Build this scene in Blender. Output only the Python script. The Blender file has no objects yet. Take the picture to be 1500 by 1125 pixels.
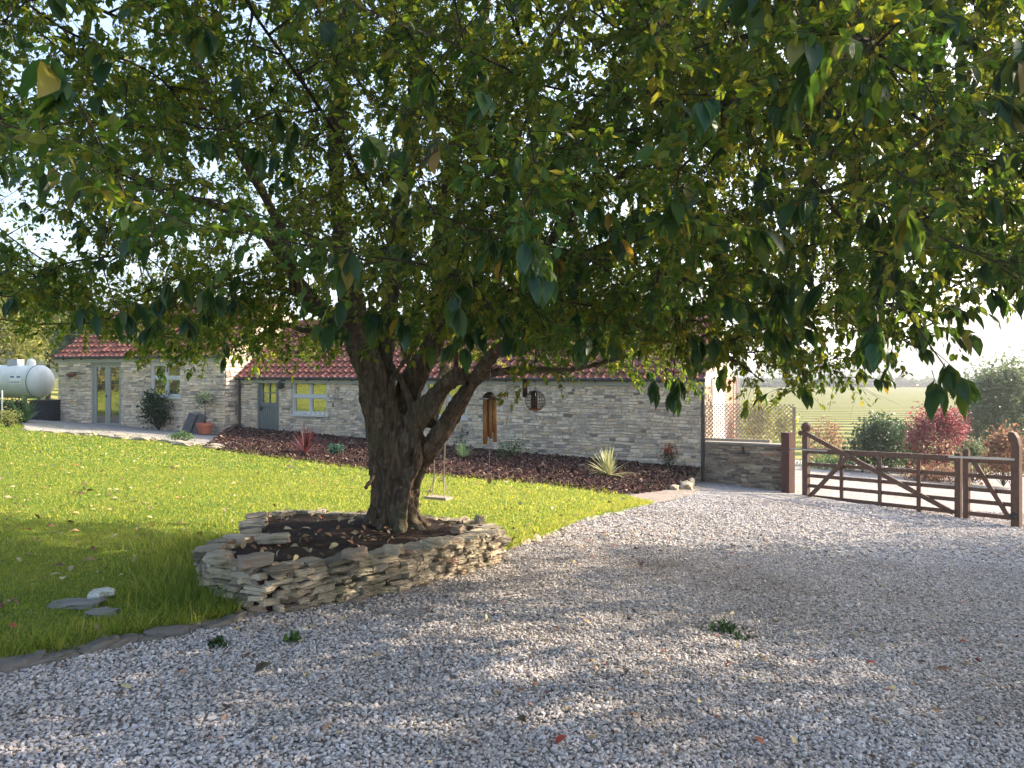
import bpy, bmesh, math, random
import numpy as np
from mathutils import Vector, Matrix, noise
SC = bpy.context.scene
C = SC.collection
R = math.radians
rng = np.random.default_rng(7)
random.seed(7)

# ------------------------------------------------------------------ camera
F = 1130.0
CZ = 1.6
cam_d = bpy.data.cameras.new('camera'); cam = bpy.data.objects.new('camera', cam_d); C.objects.link(cam)
cam.location = (0, 0, CZ); cam.rotation_euler = (R(90), 0, 0)
cam_d.sensor_width = 36; cam_d.lens = F / 1500 * 36; cam_d.shift_y = -17.5 / 1500
cam_d.clip_start = 0.05; cam_d.clip_end = 5000
SC.camera = cam
# ------------------------------------------------------------------ light
SUN_AZ = R(20)      # towards the sun, measured from +X to +Y
SUN_EL = R(28)
w = bpy.data.worlds.new('World'); SC.world = w; w.use_nodes = True
nt = w.node_tree; bg = nt.nodes['Background']
sky = nt.nodes.new('ShaderNodeTexSky'); sky.sky_type = 'NISHITA'; sky.sun_disc = False
sky.sun_elevation = SUN_EL; sky.sun_rotation = R(90) - SUN_AZ
sky.air_density = 1.0; sky.dust_density = 2.5; sky.ozone_density = 1.0
nt.links.new(sky.outputs[0], bg.inputs[0]); bg.inputs[1].default_value = 0.15
sd = bpy.data.lights.new('sun', 'SUN'); sd.energy = 3.7; sd.angle = R(0.5); sd.color = (1.0, 0.87, 0.68)
so = bpy.data.objects.new('sun', sd); C.objects.link(so)
sdir = Vector((math.cos(SUN_AZ) * math.cos(SUN_EL), math.sin(SUN_AZ) * math.cos(SUN_EL), math.sin(SUN_EL)))
so.rotation_euler = sdir.to_track_quat('Z', 'Y').to_euler(); so.location = sdir * 50
SC.view_settings.view_transform = 'Standard'; SC.view_settings.look = 'None'
SC.view_settings.exposure = 1.94; SC.view_settings.gamma = 1
SC.cycles.max_bounces = 8; SC.cycles.diffuse_bounces = 4; SC.cycles.transmission_bounces = 6
SC.cycles.glossy_bounces = 3; SC.cycles.volume_bounces = 0

# ------------------------------------------------------------------ helpers
def gz(x, y): return -.0603 * x - .0386 * y
def smooth(a, b, t):
    t = min(1, max(0, (t - a) / (b - a))); return t * t * (3 - 2 * t)
def terrain(x, y):
    z = gz(x, y)
    xr = max(-45, min(30, x))
    far = -2.7 - .9 * smooth(-14, 8, xr) + 3.0 * smooth(-10, -40, x)
    t = smooth(24, 44, y)
    t = max(t, smooth(16, 40, abs(x)) )
    return z * (1 - t) + far * t
def W(px, py, d): return ((px - 750) / F * d, d, CZ - (py - 545) / F * d)
def G(px, py):
    u = (px - 750) / F; v = (py - 545) / F
    d = CZ / (v - .0603 * u - .0386)
    return (u * d, d)

def tag(o, label=None, cat=None, group=None, kind=None):
    if label: o['label'] = label
    if cat: o['category'] = cat
    if group: o['group'] = group
    if kind: o['kind'] = kind
    return o
def link(o, parent=None):
    C.objects.link(o)
    if parent is not None: o.parent = parent
    return o
def thing(name, label, cat, loc=(0, 0, 0), rz=0, group=None):
    o = bpy.data.objects.new(name, None); C.objects.link(o); o.location = loc; o.rotation_euler = (0, 0, rz)
    o.empty_display_size = .2
    return tag(o, label, cat, group)

class MB:
    """collects geometry (world or local coordinates)"""
    def __init__(s): s.V = []; s.Fc = []; s.n = 0
    def add(s, verts, faces):
        verts = np.asarray(verts, float).reshape(-1, 3); off = s.n
        s.V.append(verts); s.n += len(verts)
        if isinstance(faces, np.ndarray): s.Fc.append(faces + off)
        else:
            by = {}
            for f in faces: by.setdefault(len(f), []).append(f)
            for k, v in by.items(): s.Fc.append(np.array(v, int) + off)
    def box(s, x0, x1, y0, y1, z0, z1, M=None):
        v = np.array([(x, y, z) for x in (x0, x1) for y in (y0, y1) for z in (z0, z1)], float)
        if M is not None: v = xf(v, M)
        s.add(v, np.array([(0, 1, 3, 2), (4, 6, 7, 5), (0, 4, 5, 1), (2, 3, 7, 6), (0, 2, 6, 4), (1, 5, 7, 3)]))
    def bar(s, a, b, wd, ht, up=(0, 0, 1)):
        a = np.array(a, float); b = np.array(b, float); d = b - a; L = np.linalg.norm(d); d /= L
        up = np.array(up, float); sd_ = np.cross(d, up); sd_ /= np.linalg.norm(sd_); up = np.cross(sd_, d)
        v = [a + d * L * t + sd_ * wd / 2 * i + up * ht / 2 * j for t in (0, 1) for i in (-1, 1) for j in (-1, 1)]
        s.add(v, np.array([(0, 1, 3, 2), (4, 6, 7, 5), (0, 4, 5, 1), (2, 3, 7, 6), (0, 2, 6, 4), (1, 5, 7, 3)]))
    def tube(s, pts, rad, sides=8, cap=True, rough=0, seed=0):
        pts = np.asarray(pts, float); n = len(pts)
        rad = np.broadcast_to(np.asarray(rad, float), (n,))
        T = np.gradient(pts, axis=0); T /= np.linalg.norm(T, axis=1)[:, None] + 1e-9
        ref = np.array((0, 0, 1.)) if abs(T[0][2]) < .9 else np.array((1., 0, 0))
        u = np.cross(T[0], ref); u /= np.linalg.norm(u)
        ang = np.linspace(0, 2 * math.pi, sides, endpoint=False); rows = []
        for i in range(n):
            u = u - T[i] * np.dot(u, T[i]); u /= np.linalg.norm(u) + 1e-9; v = np.cross(T[i], u)
            r = np.full(sides, rad[i])
            if rough:
                r = r * np.array([1 + rough * noise.noise(Vector((math.cos(a) * 1.6 + seed, math.sin(a) * 1.6, i * .05))) * 1.6
                                  + rough * .6 * noise.noise(Vector((math.cos(a) * 4 + seed, math.sin(a) * 4, i * .12))) for a in ang])
            rows.append(pts[i] + np.outer(np.cos(ang) * r, u) + np.outer(np.sin(ang) * r, v))
        V = np.concatenate(rows); i = np.arange(n - 1)[:, None] * sides; j = np.arange(sides)[None]; k = (j + 1) % sides
        q = np.stack([i + j, i + k, i + k + sides, i + j + sides], -1).reshape(-1, 4)
        off = s.n; s.V.append(V); s.n += len(V); s.Fc.append(q + off)
        if cap:
            s.Fc.append(np.array([list(range(sides))[::-1]]) + off)
            s.Fc.append(np.array([list(range(sides))]) + off + (n - 1) * sides)
    def lathe(s, prof, M=None, sides=16, center=(0, 0, 0)):
        ang = np.linspace(0, 2 * math.pi, sides, endpoint=False)
        V = np.array([(r * math.cos(a), r * math.sin(a), z) for r, z in prof for a in ang]) + np.array(center)
        if M is not None: V = xf(V, M)
        n = len(prof); i = np.arange(n - 1)[:, None] * sides; j = np.arange(sides)[None]; k = (j + 1) % sides
        q = np.stack([i + j, i + k, i + k + sides, i + j + sides], -1).reshape(-1, 4)
        off = s.n; s.V.append(V); s.n += len(V); s.Fc.append(q + off)
    def build(s, name, mat, parent=None, smoothed=False):
        V = np.concatenate(s.V); me = bpy.data.meshes.new(name)
        nl = sum(f.size for f in s.Fc); nf = sum(len(f) for f in s.Fc)
        me.vertices.add(len(V)); me.vertices.foreach_set('co', V.ravel().astype(np.float32))
        me.loops.add(nl); me.polygons.add(nf)
        me.loops.foreach_set('vertex_index', np.concatenate([f.ravel() for f in s.Fc]).astype(np.int32))
        tot = np.concatenate([np.full(len(f), f.shape[1]) for f in s.Fc]); st = np.concatenate([[0], np.cumsum(tot)[:-1]])
        me.polygons.foreach_set('loop_start', st.astype(np.int32))
        me.polygons.foreach_set('loop_total', tot.astype(np.int32))
        me.polygons.foreach_set('use_smooth', np.full(nf, bool(smoothed)))
        me.update(calc_edges=True); me.validate()
        me.materials.append(mat)
        o = bpy.data.objects.new(name, me); link(o, parent)
        if parent is not None: # geometry is given in world coordinates: bring it into the parent's space
            Mi = np.array(Matrix.LocRotScale(parent.location, parent.rotation_euler, parent.scale).inverted())
            if parent.parent is not None:
                Mi = np.array((Matrix.LocRotScale(parent.parent.location, parent.parent.rotation_euler, None) @ Matrix.LocRotScale(parent.location, parent.rotation_euler, None)).inverted())
            me.transform(Matrix(Mi.tolist()))
        return o
def xf(v, M):
    M = np.array(M); return v @ M[:3, :3].T + M[:3, 3]
def rotmats(e):
    """euler xyz arrays (N,3) -> (N,3,3)"""
    cx, cy, cz = np.cos(e).T; sx, sy, sz = np.sin(e).T
    return np.stack([np.stack([cy * cz, sx * sy * cz - cx * sz, cx * sy * cz + sx * sz], -1),
                     np.stack([cy * sz, sx * sy * sz + cx * cz, cx * sy * sz - sx * cz], -1),
                     np.stack([-sy, sx * cy, cx * cy], -1)], -2)
def frames(y, up):
    """matrices whose local Y is y and local Z close to up (N,3)"""
    y = y / (np.linalg.norm(y, axis=1)[:, None] + 1e-9); x = np.cross(y, up); x /= np.linalg.norm(x, axis=1)[:, None] + 1e-9
    z = np.cross(x, y); return np.stack([x, y, z], -1)
def scatter(mb, tv, tf, pos, Rm, sc):
    """tv (V,3); sc (N,) or (N,3)"""
    N = len(pos)
    if N == 0: return
    sc = np.asarray(sc, float)
    if sc.ndim == 1: sc = np.repeat(sc[:, None], 3, 1)
    L = tv[None] * sc[:, None, :]
    V = np.einsum('nij,nvj->nvi', Rm, L) + pos[:, None, :]
    off = mb.n; mb.V.append(V.reshape(-1, 3)); mb.n += N * len(tv)
    for k in set(len(f) for f in tf):
        ff = np.array([f for f in tf if len(f) == k])
        mb.Fc.append((ff[None] + (np.arange(N) * len(tv))[:, None, None] + off).reshape(-1, k))

def slabrock(seed):
    """angular split stone with a rough face"""
    r_ = random.Random(seed); bm = bmesh.new(); bmesh.ops.create_cube(bm, size=2)
    bmesh.ops.subdivide_edges(bm, edges=bm.edges[:], cuts=5, use_grid_fill=True)
    sk = [r_.uniform(-.22, .22) for _ in range(6)]
    for v in bm.verts:
        c = v.co.copy(); x, y, z = c
        e = max(0, abs(x) + abs(y) + abs(z) * .7 - 2.0); c *= 1 - .07 * e
        c.x += sk[0] * z + sk[1] * y; c.z += sk[2] * x * .6 + sk[3] * y * .4; c.x *= 1 + sk[4] * z * .5; c.z *= 1 + sk[5] * x * .8
        n = noise.noise(Vector((x * 1.1, y * 1.1, z * 1.1 + seed * 5.1))) * .15 + noise.noise(Vector((x * 2.4, y * 2.4, z * 4 + seed * 3.3))) * .13
        v.co = c * (1 + n)
    return tmpl(bm)
def tmpl(bm):
    bm.verts.ensure_lookup_table()
    v = np.array([tuple(x.co) for x in bm.verts]); f = [tuple(x.index for x in p.verts) for p in bm.faces]; bm.free(); return v, f
def ico(sub):
    bm = bmesh.new(); bmesh.ops.create_icosphere(bm, subdivisions=sub, radius=1); return tmpl(bm)
def rockbox(cuts=2, nz=.12, seed=0, roundness=.5):
    bm = bmesh.new(); bmesh.ops.create_cube(bm, size=2)
    bmesh.ops.subdivide_edges(bm, edges=bm.edges[:], cuts=cuts, use_grid_fill=True)
    for v in bm.verts:
        c = v.co.copy(); n = c.normalized() * 1.25
        v.co = c.lerp(n, roundness * (abs(c.x * c.y) + abs(c.y * c.z) + abs(c.x * c.z)) / 3)
        v.co *= 1 + nz * noise.noise(c * 1.3 + Vector((seed * 7.3, 0, 0))) * 1.5
    return tmpl(bm)

# ------------------------------------------------------------------ materials
def mat(name, col=(.5, .5, .5), rough=.8, spec=.3):
    m = bpy.data.materials.new(name); m.use_nodes = True; n = m.node_tree.nodes; b = n['Principled BSDF']
    b.inputs['Base Color'].default_value = (*col, 1); b.inputs['Roughness'].default_value = rough
    b.inputs['Specular IOR Level'].default_value = spec
    return m
def N(m, t, **kw):
    n = m.node_tree.nodes.new(t)
    for k, v in kw.items(): setattr(n, k, v)
    return n
def L(m, a, b): m.node_tree.links.new(a, b)
def ramp(m, fac, stops, interp='LINEAR'):
    r = N(m, 'ShaderNodeValToRGB'); r.color_ramp.interpolation = interp; e = r.color_ramp.elements
    while len(e) < len(stops): e.new(.5)
    for x, (p, c) in zip(e, stops): x.position = p; x.color = (*c, 1)
    L(m, fac, r.inputs[0]); return r.outputs[0]
def noise_t(m, scale, detail=4, rough=.6, vec=None, dist=0):
    n = N(m, 'ShaderNodeTexNoise'); n.inputs['Scale'].default_value = scale; n.inputs['Detail'].default_value = detail
    n.inputs['Roughness'].default_value = rough; n.inputs['Distortion'].default_value = dist
    if vec is not None: L(m, vec, n.inputs['Vector'])
    return n.outputs['Fac']
def coords(m, scale=(1, 1, 1), kind='Object'):
    t = N(m, 'ShaderNodeTexCoord'); mp = N(m, 'ShaderNodeMapping'); L(m, t.outputs[kind], mp.inputs[0]); mp.inputs['Scale'].default_value = scale
    return mp.outputs[0]
def mixc(m, f, a, b, mode='MIX'):
    x = N(m, 'ShaderNodeMix', data_type='RGBA', blend_type=mode)
    for s, v in ((x.inputs[0], f), (x.inputs[6], a), (x.inputs[7], b)):
        if isinstance(v, (int, float)): s.default_value = v
        elif isinstance(v, tuple): s.default_value = (*v, 1)
        else: L(m, v, s)
    return x.outputs[2]
def bump(m, h, strength=.5, dist=.02):
    b = N(m, 'ShaderNodeBump'); b.inputs['Strength'].default_value = strength; b.inputs['Distance'].default_value = dist
    L(m, h, b.inputs['Height']); L(m, b.outputs[0], m.node_tree.nodes['Principled BSDF'].inputs['Normal'])
def setc(m, c): L(m, c, m.node_tree.nodes['Principled BSDF'].inputs['Base Color'])
def island(m): return N(m, 'ShaderNodeNewGeometry').outputs['Random Per Island']

def leaf_mat(name, stops, tstops=None, rough=.45, spec=.35, tr=.45, autumn=0):
    m = mat(name, rough=rough, spec=spec); r = island(m); col = ramp(m, r, stops)
    n = noise_t(m, 1.3, 3, vec=coords(m)); col = mixc(m, .5, col, ramp(m, n, [(.3, (.6, .62, .5)), (.7, (1.25, 1.2, 1.0))]), 'MULTIPLY')
    tc_ = ramp(m, r, tstops or stops)
    if autumn:
        f_ = ramp(m, noise_t(m, .62, 4, .65, coords(m)), [(.5, (0, 0, 0)), (.66, (autumn, autumn, autumn))]); col = mixc(m, f_, col, (.13, .115, .022)); tc_ = mixc(m, f_, tc_, (.58, .50, .05))
        f2_ = ramp(m, noise_t(m, .8, 4, .65, coords(m, (1, 1.1, .9))), [(.36, (.7, .7, .7)), (.5, (0, 0, 0))]); col = mixc(m, f2_, col, (.018, .07, .022)); tc_ = mixc(m, f2_, tc_, (.10, .26, .03))
    setc(m, col); b = m.node_tree.nodes['Principled BSDF']; out = m.node_tree.nodes['Material Output']
    t = N(m, 'ShaderNodeBsdfTranslucent'); L(m, tc_, t.inputs[0])
    mx = N(m, 'ShaderNodeMixShader'); mx.inputs[0].default_value = tr
    L(m, b.outputs[0], mx.inputs[1]); L(m, t.outputs[0], mx.inputs[2]); L(m, mx.outputs[0], out.inputs[0]); return m

def wood(name, c0, c1, rough=.75):
    m = mat(name, rough=rough); v = coords(m, (6, 6, 1.2)); n = noise_t(m, 6, 6, .65, v, .6); setc(m, ramp(m, n, [(.3, c0), (.7, c1)])); bump(m, n, .3, .004); return m
def stone_m(name, stops, nscale=9, bs=.5, bd=.012, tint=None):
    m = mat(name, rough=.92, spec=.15); c = ramp(m, island(m), stops); n = noise_t(m, nscale, 6, .65, coords(m)); n2 = noise_t(m, nscale * 5, 5, .7, coords(m))
    c = mixc(m, .75, c, ramp(m, n, [(.25, (.55, .54, .52)), (.5, (1, 1, 1)), (.8, (1.35, 1.32, 1.25))]), 'MULTIPLY')
    if tint: c = mixc(m, ramp(m, noise_t(m, 3.0, 4, .6, coords(m)), [(.52, (0, 0, 0)), (.68, (.7, .7, .7))]), c, tint)
    setc(m, c); bump(m, mixc(m, .5, n, n2), bs, bd); return m

SMALL = leaf_mat('leaf_small', [(0, (.022, .058, .013)), (.45, (.038, .092, .018)), (.65, (.062, .085, .02)), (.85, (.08, .10, .022)), (.95, (.14, .13, .025)), (1, (.26, .18, .035))],
                 [(0, (.13, .24, .02)), (.45, (.24, .36, .025)), (.7, (.36, .38, .03)), (.9, (.52, .54, .035)), (1, (.6, .46, .05))], tr=.48, autumn=.45)
BIG = leaf_mat('leaf_cherry', [(0, (.010, .040, .020)), (.55, (.018, .062, .025)), (.9, (.035, .085, .024)), (.97, (.14, .13, .02)), (1, (.3, .16, .03))],
               [(0, (.10, .22, .03)), (.6, (.16, .3, .03)), (.9, (.35, .42, .03)), (1, (.7, .4, .04))], rough=.38, spec=.45, tr=.32)
BARK = mat('bark', rough=.9, spec=.15)
_v = coords(BARK, (1, 1, .28)); _n = noise_t(BARK, 16, 8, .7, _v, 1.2); _n2 = noise_t(BARK, 40, 6, .7, coords(BARK, (.25, .25, 2.2)))
_n3 = noise_t(BARK, 2.2, 3, .5, coords(BARK))
_c = ramp(BARK, _n, [(.3, (.035, .024, .018)), (.48, (.105, .075, .055)), (.7, (.24, .19, .14))])
_c = mixc(BARK, ramp(BARK, _n3, [(.5, (0, 0, 0)), (.7, (.6, .6, .6))]), _c, (.11, .11, .06))
setc(BARK, _c); bump(BARK, mixc(BARK, .5, _n, _n2), 1.0, .03)
TWIG = mat('twig', (.045, .034, .026), .85, .2)

GRAVEL = mat('gravel_base', rough=.95, spec=.1)
_v = N(GRAVEL, 'ShaderNodeTexVoronoi'); _v.inputs['Scale'].default_value = 34; _v.inputs['Randomness'].default_value = 1
L(GRAVEL, coords(GRAVEL), _v.inputs['Vector'])
_c = ramp(GRAVEL, N(GRAVEL, 'ShaderNodeSeparateColor').outputs[0], [(0, (.24, .225, .21)), (.5, (.43, .40, .375)), (1, (.62, .59, .56))])
_s = [n for n in GRAVEL.node_tree.nodes if n.bl_idname == 'ShaderNodeSeparateColor'][0]; L(GRAVEL, _v.outputs['Color'], _s.inputs[0])
_c = mixc(GRAVEL, ramp(GRAVEL, _v.outputs['Distance'], [(.35, (0, 0, 0)), (.75, (.8, .8, .8))]), _c, (.10, .09, .08))
_nz = noise_t(GRAVEL, .55, 5, .6, coords(GRAVEL))
_c = mixc(GRAVEL, .6, _c, ramp(GRAVEL, _nz, [(.35, (.78, .74, .70)), (.65, (1.1, 1.1, 1.12))]), 'MULTIPLY')
setc(GRAVEL, _c); bump(GRAVEL, _v.outputs['Distance'], .8, -.02)
CHIP = mat('gravel_stone', rough=.85, spec=.2)
_c = ramp(CHIP, island(CHIP), [(0, (.13, .118, .11)), (.12, (.35, .315, .30)), (.55, (.50, .455, .435)), (.9, (.65, .605, .585)), (.96, (.42, .33, .28)), (1, (.72, .70, .69))])
_c = mixc(CHIP, ramp(CHIP, noise_t(CHIP, .45, 5, .65, coords(CHIP, (1, 1.6, 1))), [(.52, (0, 0, 0)), (.68, (.38, .38, .38))]), _c, (.22, .17, .13))
_c = mixc(CHIP, .6, _c, ramp(CHIP, noise_t(CHIP, .8, 4, .6, coords(CHIP)), [(.35, (.80, .76, .71)), (.62, (1.06, 1.06, 1.08))]), 'MULTIPLY')
setc(CHIP, _c); bump(CHIP, noise_t(CHIP, 120, 3, .6, coords(CHIP)), .3, .003)

LAWN = mat('lawn_base', rough=.95, spec=.1)
_n = noise_t(LAWN, 1.1, 5, .6, coords(LAWN)); _n2 = noise_t(LAWN, 60, 5, .7, coords(LAWN, (1, .5, 1)))
setc(LAWN, mixc(LAWN, .7, ramp(LAWN, _n, [(.28, (.08, .15, .025)), (.5, (.15, .21, .035)), (.75, (.25, .26, .06))]), ramp(LAWN, _n2, [(.3, (.55, .55, .45)), (.7, (1.3, 1.25, 1))]), 'MULTIPLY')); bump(LAWN, _n2, .8, .03)
GRASS = leaf_mat('grass_blade', [(0, (.025, .11, .02)), (.6, (.06, .17, .025)), (1, (.20, .22, .06))], [(0, (.24, .34, .04)), (.5, (.50, .49, .055)), (.85, (.66, .58, .10)), (1, (.75, .62, .25))], rough=.6, spec=.25, tr=.55)
MULCH = mat('mulch', rough=.95, spec=.1)
_n = noise_t(MULCH, 22, 6, .75, coords(MULCH)); setc(MULCH, ramp(MULCH, _n, [(.3, (.025, .012, .01)), (.55, (.08, .032, .028)), (.8, (.17, .085, .07))])); bump(MULCH, _n, 1, .04)
BARKCHIP = mat('bark_chip', rough=.9, spec=.15); setc(BARKCHIP, ramp(BARKCHIP, island(BARKCHIP), [(0, (.025, .014, .011)), (.5, (.07, .038, .030)), (.85, (.125, .072, .056)), (.95, (.22, .15, .11)), (1, (.36, .27, .2))]))
SOIL = mat('soil', rough=.97, spec=.1); _n = noise_t(SOIL, 14, 7, .75, coords(SOIL)); setc(SOIL, ramp(SOIL, _n, [(.3, (.018, .012, .009)), (.6, (.06, .04, .03)), (.85, (.15, .10, .075))])); bump(SOIL, _n, 1, .05)
WALLSTONE = stone_m('wall_stone', [(0, (.19, .165, .145)), (.1, (.44, .38, .32)), (.45, (.66, .54, .41)), (.8, (.74, .62, .48)), (.93, (.62, .45, .29)), (1, (.32, .28, .26))], 5, .8, .03, tint=(.34, .30, .25))
MORTAR = mat('mortar', rough=.95, spec=.1); _n = noise_t(MORTAR, 6, 6, .7, coords(MORTAR)); setc(MORTAR, ramp(MORTAR, _n, [(.3, (.42, .35, .28)), (.7, (.60, .51, .42))])); bump(MORTAR, noise_t(MORTAR, 30, 5, .7, coords(MORTAR)), .5, .02)
DRYSTONE = stone_m('dry_stone', [(0, (.12, .10, .08)), (.25, (.27, .225, .175)), (.6, (.40, .335, .255)), (.85, (.50, .42, .31)), (1, (.34, .23, .16))], 7, .9, .02, tint=(.17, .165, .10))
BROWNSTONE = stone_m('brown_stone', [(0, (.12, .095, .08)), (.3, (.20, .155, .12)), (.7, (.30, .235, .18)), (.93, (.38, .31, .22)), (1, (.33, .17, .11))], 6, .6, .02)
TILE = mat('pantile', rough=.92, spec=.1)
_b = coords(TILE); _n = noise_t(TILE, 3.3, 5, .7, _b); _n2 = noise_t(TILE, 14, 3, .6, _b)
setc(TILE, mixc(TILE, .5, ramp(TILE, _n, [(.3, (.12, .050, .044)), (.5, (.19, .076, .060)), (.64, (.20, .10, .08)), (.74, (.15, .115, .085)), (.85, (.10, .088, .066))]), ramp(TILE, _n2, [(.35, (.6, .6, .62)), (.65, (1.3, 1.3, 1.3))]), 'MULTIPLY'))
PAINT = mat('sage_paint', (.30, .30, .26), .55); GREY = mat('grey_green_paint', (.155, .17, .155), .5)
FRAMEW = mat('window_paint', (.50, .50, .48), .5)
BLACK = mat('black_metal', (.02, .02, .022), .45, .4); GUTTER = mat('gutter', (.05, .045, .045), .5)
GLASS = bpy.data.materials.new('window_glass'); GLASS.use_nodes = True
_b = GLASS.node_tree.nodes['Principled BSDF']; _b.inputs['Base Color'].default_value = (.03, .032, .035, 1); _b.inputs['Roughness'].default_value = .5
_g = N(GLASS, 'ShaderNodeBsdfGlossy'); _g.inputs['Roughness'].default_value = .03; _g.inputs['Color'].default_value = (.98, .85, .72, 1)
_m = N(GLASS, 'ShaderNodeMixShader'); _m.inputs[0].default_value = .48
L(GLASS, _b.outputs[0], _m.inputs[1]); L(GLASS, _g.outputs[0], _m.inputs[2]); L(GLASS, _m.outputs[0], GLASS.node_tree.nodes['Material Output'].inputs[0])
GATEW = wood('gate_wood', (.07, .038, .027), (.15, .085, .06)); POSTW = wood('post_wood', (.06, .026, .02), (.12, .052, .04))
PALEW = wood('pale_wood', (.25, .19, .14), (.45, .37, .28)); BAMBOO = wood('bamboo', (.26, .12, .05), (.42, .22, .10), .5)
DARKW = wood('dark_wood', (.035, .022, .016), (.08, .05, .035)); ROPE = mat('rope', (.42, .36, .29), .9)
STEEL = mat('wire', (.16, .14, .13), .45); STEEL.node_tree.nodes['Principled BSDF'].inputs['Metallic'].default_value = .7
GALV = mat('galvanised', (.45, .44, .42), .5); GALV.node_tree.nodes['Principled BSDF'].inputs['Metallic'].default_value = .6
WHITE = mat('white_paint', (.72, .71, .66), .45); TANKP = mat('tank_paint', (.58, .60, .56), .4)
setc(TANKP, ramp(TANKP, noise_t(TANKP, 1.5, 6, .7, coords(TANKP)), [(.35, (.50, .52, .48)), (.65, (.66, .67, .62))]))
BLUE = mat('blue_print', (.04, .05, .28), .5); TERRA = mat('terracotta', (.42, .14, .08), .8); REDP = mat('red_plastic', (.55, .06, .08), .5)
SLATE = stone_m('slate', [(0, (.09, .085, .085)), (1, (.14, .13, .13))], 8, .4, .01); FLAG = stone_m('flag', [(0, (.16, .155, .145)), (1, (.26, .25, .225))], 4, .5, .015)
BRICK = mat('brick', rough=.9); _t = N(BRICK, 'ShaderNodeTexBrick'); _t.inputs['Scale'].default_value = 4.2
for k, c in (('Color1', (.33, .13, .09)), ('Color2', (.26, .11, .08)), ('Mortar', (.40, .36, .31))): _t.inputs[k].default_value = (*c, 1)
_mp = N(BRICK, 'ShaderNodeMapping'); _tc = N(BRICK, 'ShaderNodeTexCoord'); L(BRICK, _tc.outputs['Object'], _mp.inputs[0]); _mp.inputs['Rotation'].default_value = (R(90), 0, 0); L(BRICK, _mp.outputs[0], _t.inputs[0]); setc(BRICK, _t.outputs[0])

# ------------------------------------------------------------------ ground sheets
def sheet_grid(name, xs, ys, zf, m):
    X, Y = np.meshgrid(xs, ys); Z = np.array([[zf(x, y) for x in xs] for y in ys]); mb = MB()
    nx, ny = len(xs), len(ys); i = np.arange(ny - 1)[:, None] * nx; j = np.arange(nx - 1)[None]
    mb.add(np.stack([X, Y, Z], -1).reshape(-1, 3), np.stack([i + j, i + j + 1, i + j + 1 + nx, i + j + nx], -1).reshape(-1, 4))
    o = mb.build(name, m, smoothed=True); return tag(o, kind='structure')
FIELD = mat('field', rough=.95, spec=.05)
_tc = coords(FIELD, (1, 1, 1)); _sx = N(FIELD, 'ShaderNodeSeparateXYZ'); L(FIELD, _tc, _sx.inputs[0])
_wv = N(FIELD, 'ShaderNodeTexWave'); _wv.bands_direction = 'Y'; _wv.inputs['Scale'].default_value = .075; _wv.inputs['Distortion'].default_value = 1.2
_wv.inputs['Detail'].default_value = 3; _wv.inputs['Detail Scale'].default_value = 2
_mp = N(FIELD, 'ShaderNodeMapping'); _mp.inputs['Rotation'].default_value = (0, 0, R(4)); L(FIELD, _tc, _mp.inputs[0]); L(FIELD, _mp.outputs[0], _wv.inputs['Vector'])
_n = noise_t(FIELD, .8, 5, .7, _tc)
_c = ramp(FIELD, _wv.outputs['Fac'], [(.25, (.045, .075, .014)), (.55, (.105, .12, .022)), (.75, (.25, .22, .07))])
setc(FIELD, mixc(FIELD, .5, _c, ramp(FIELD, _n, [(.3, (.65, .65, .6)), (.7, (1.25, 1.2, 1.1))]), 'MULTIPLY')); bump(FIELD, _wv.outputs['Fac'], .6, .4)
xs = np.concatenate([np.linspace(-1500, -60, 14), np.linspace(-50, 50, 51), np.linspace(60, 1500, 14)])
ys = np.concatenate([np.linspace(-200, -12, 6), np.linspace(-8, 60, 35), np.linspace(66, 300, 16), np.linspace(350, 2500, 10)])
sheet_grid('ground', xs, ys, lambda x, y: terrain(x, y) - .03 - (1.5 * smooth(300, 600, y)), FIELD)

def poly_sheet(name, pts, m, lift, thick=0):
    bm = bmesh.new(); vs = [bm.verts.new((x, y, gz(x, y) + lift)) for x, y in pts]; f = bm.faces.new(vs)
    if f.normal.z < 0: f.normal_flip()
    if thick:
        r = bmesh.ops.extrude_face_region(bm, geom=[f]); bmesh.ops.translate(bm, vec=(0, 0, -thick), verts=[v for v in r['geom'] if isinstance(v, bmesh.types.BMVert)])
    bmesh.ops.triangulate(bm, faces=bm.faces[:]); bmesh.ops.recalc_face_normals(bm, faces=bm.faces[:])
    me = bpy.data.meshes.new(name); bm.to_mesh(me); bm.free(); me.materials.append(m); o = bpy.data.objects.new(name, me); link(o); return tag(o, kind='structure')
def jitterline(pts, step=.25, amp=.03, seed=0):
    out = []
    for k in range(len(pts) - 1):
        a, b = np.array(pts[k]), np.array(pts[k + 1]); n = max(1, int(np.linalg.norm(b - a) / step))
        for i in range(n):
            p = a + (b - a) * i / n; q = noise.noise_vector(Vector((p[0] * 1.7, p[1] * 1.7, seed))); out.append((p[0] + q.x * amp * 2, p[1] + q.y * amp * 2))
    out.append(tuple(pts[-1])); return out
front = [(-6.5, 3.9), G(0, 985), G(100, 966), G(200, 940), G(290, 925), G(350, 910)]
planter_in = [(-2.0, 5.7), (-1.0, 6.6), (-.3, 7.5)]
right = [G(738, 812), G(790, 790), G(840, 768), G(900, 752), G(957, 739)]
back = [G(905, 726), G(800, 710), G(700, 702), G(540, 690), G(430, 675), G(300, 657), G(200, 642), G(100, 628), G(0, 616), (-30, 27)]
front_j = jitterline(front, .2, .03); right_j = jitterline(right, .2, .035, 3); back_j = jitterline(back, .4, .05, 5)
LAWNP = front_j + planter_in + right_j + back_j + [(-30, 8)]
poly_sheet('lawn', LAWNP, LAWN, .045, .05)
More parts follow.
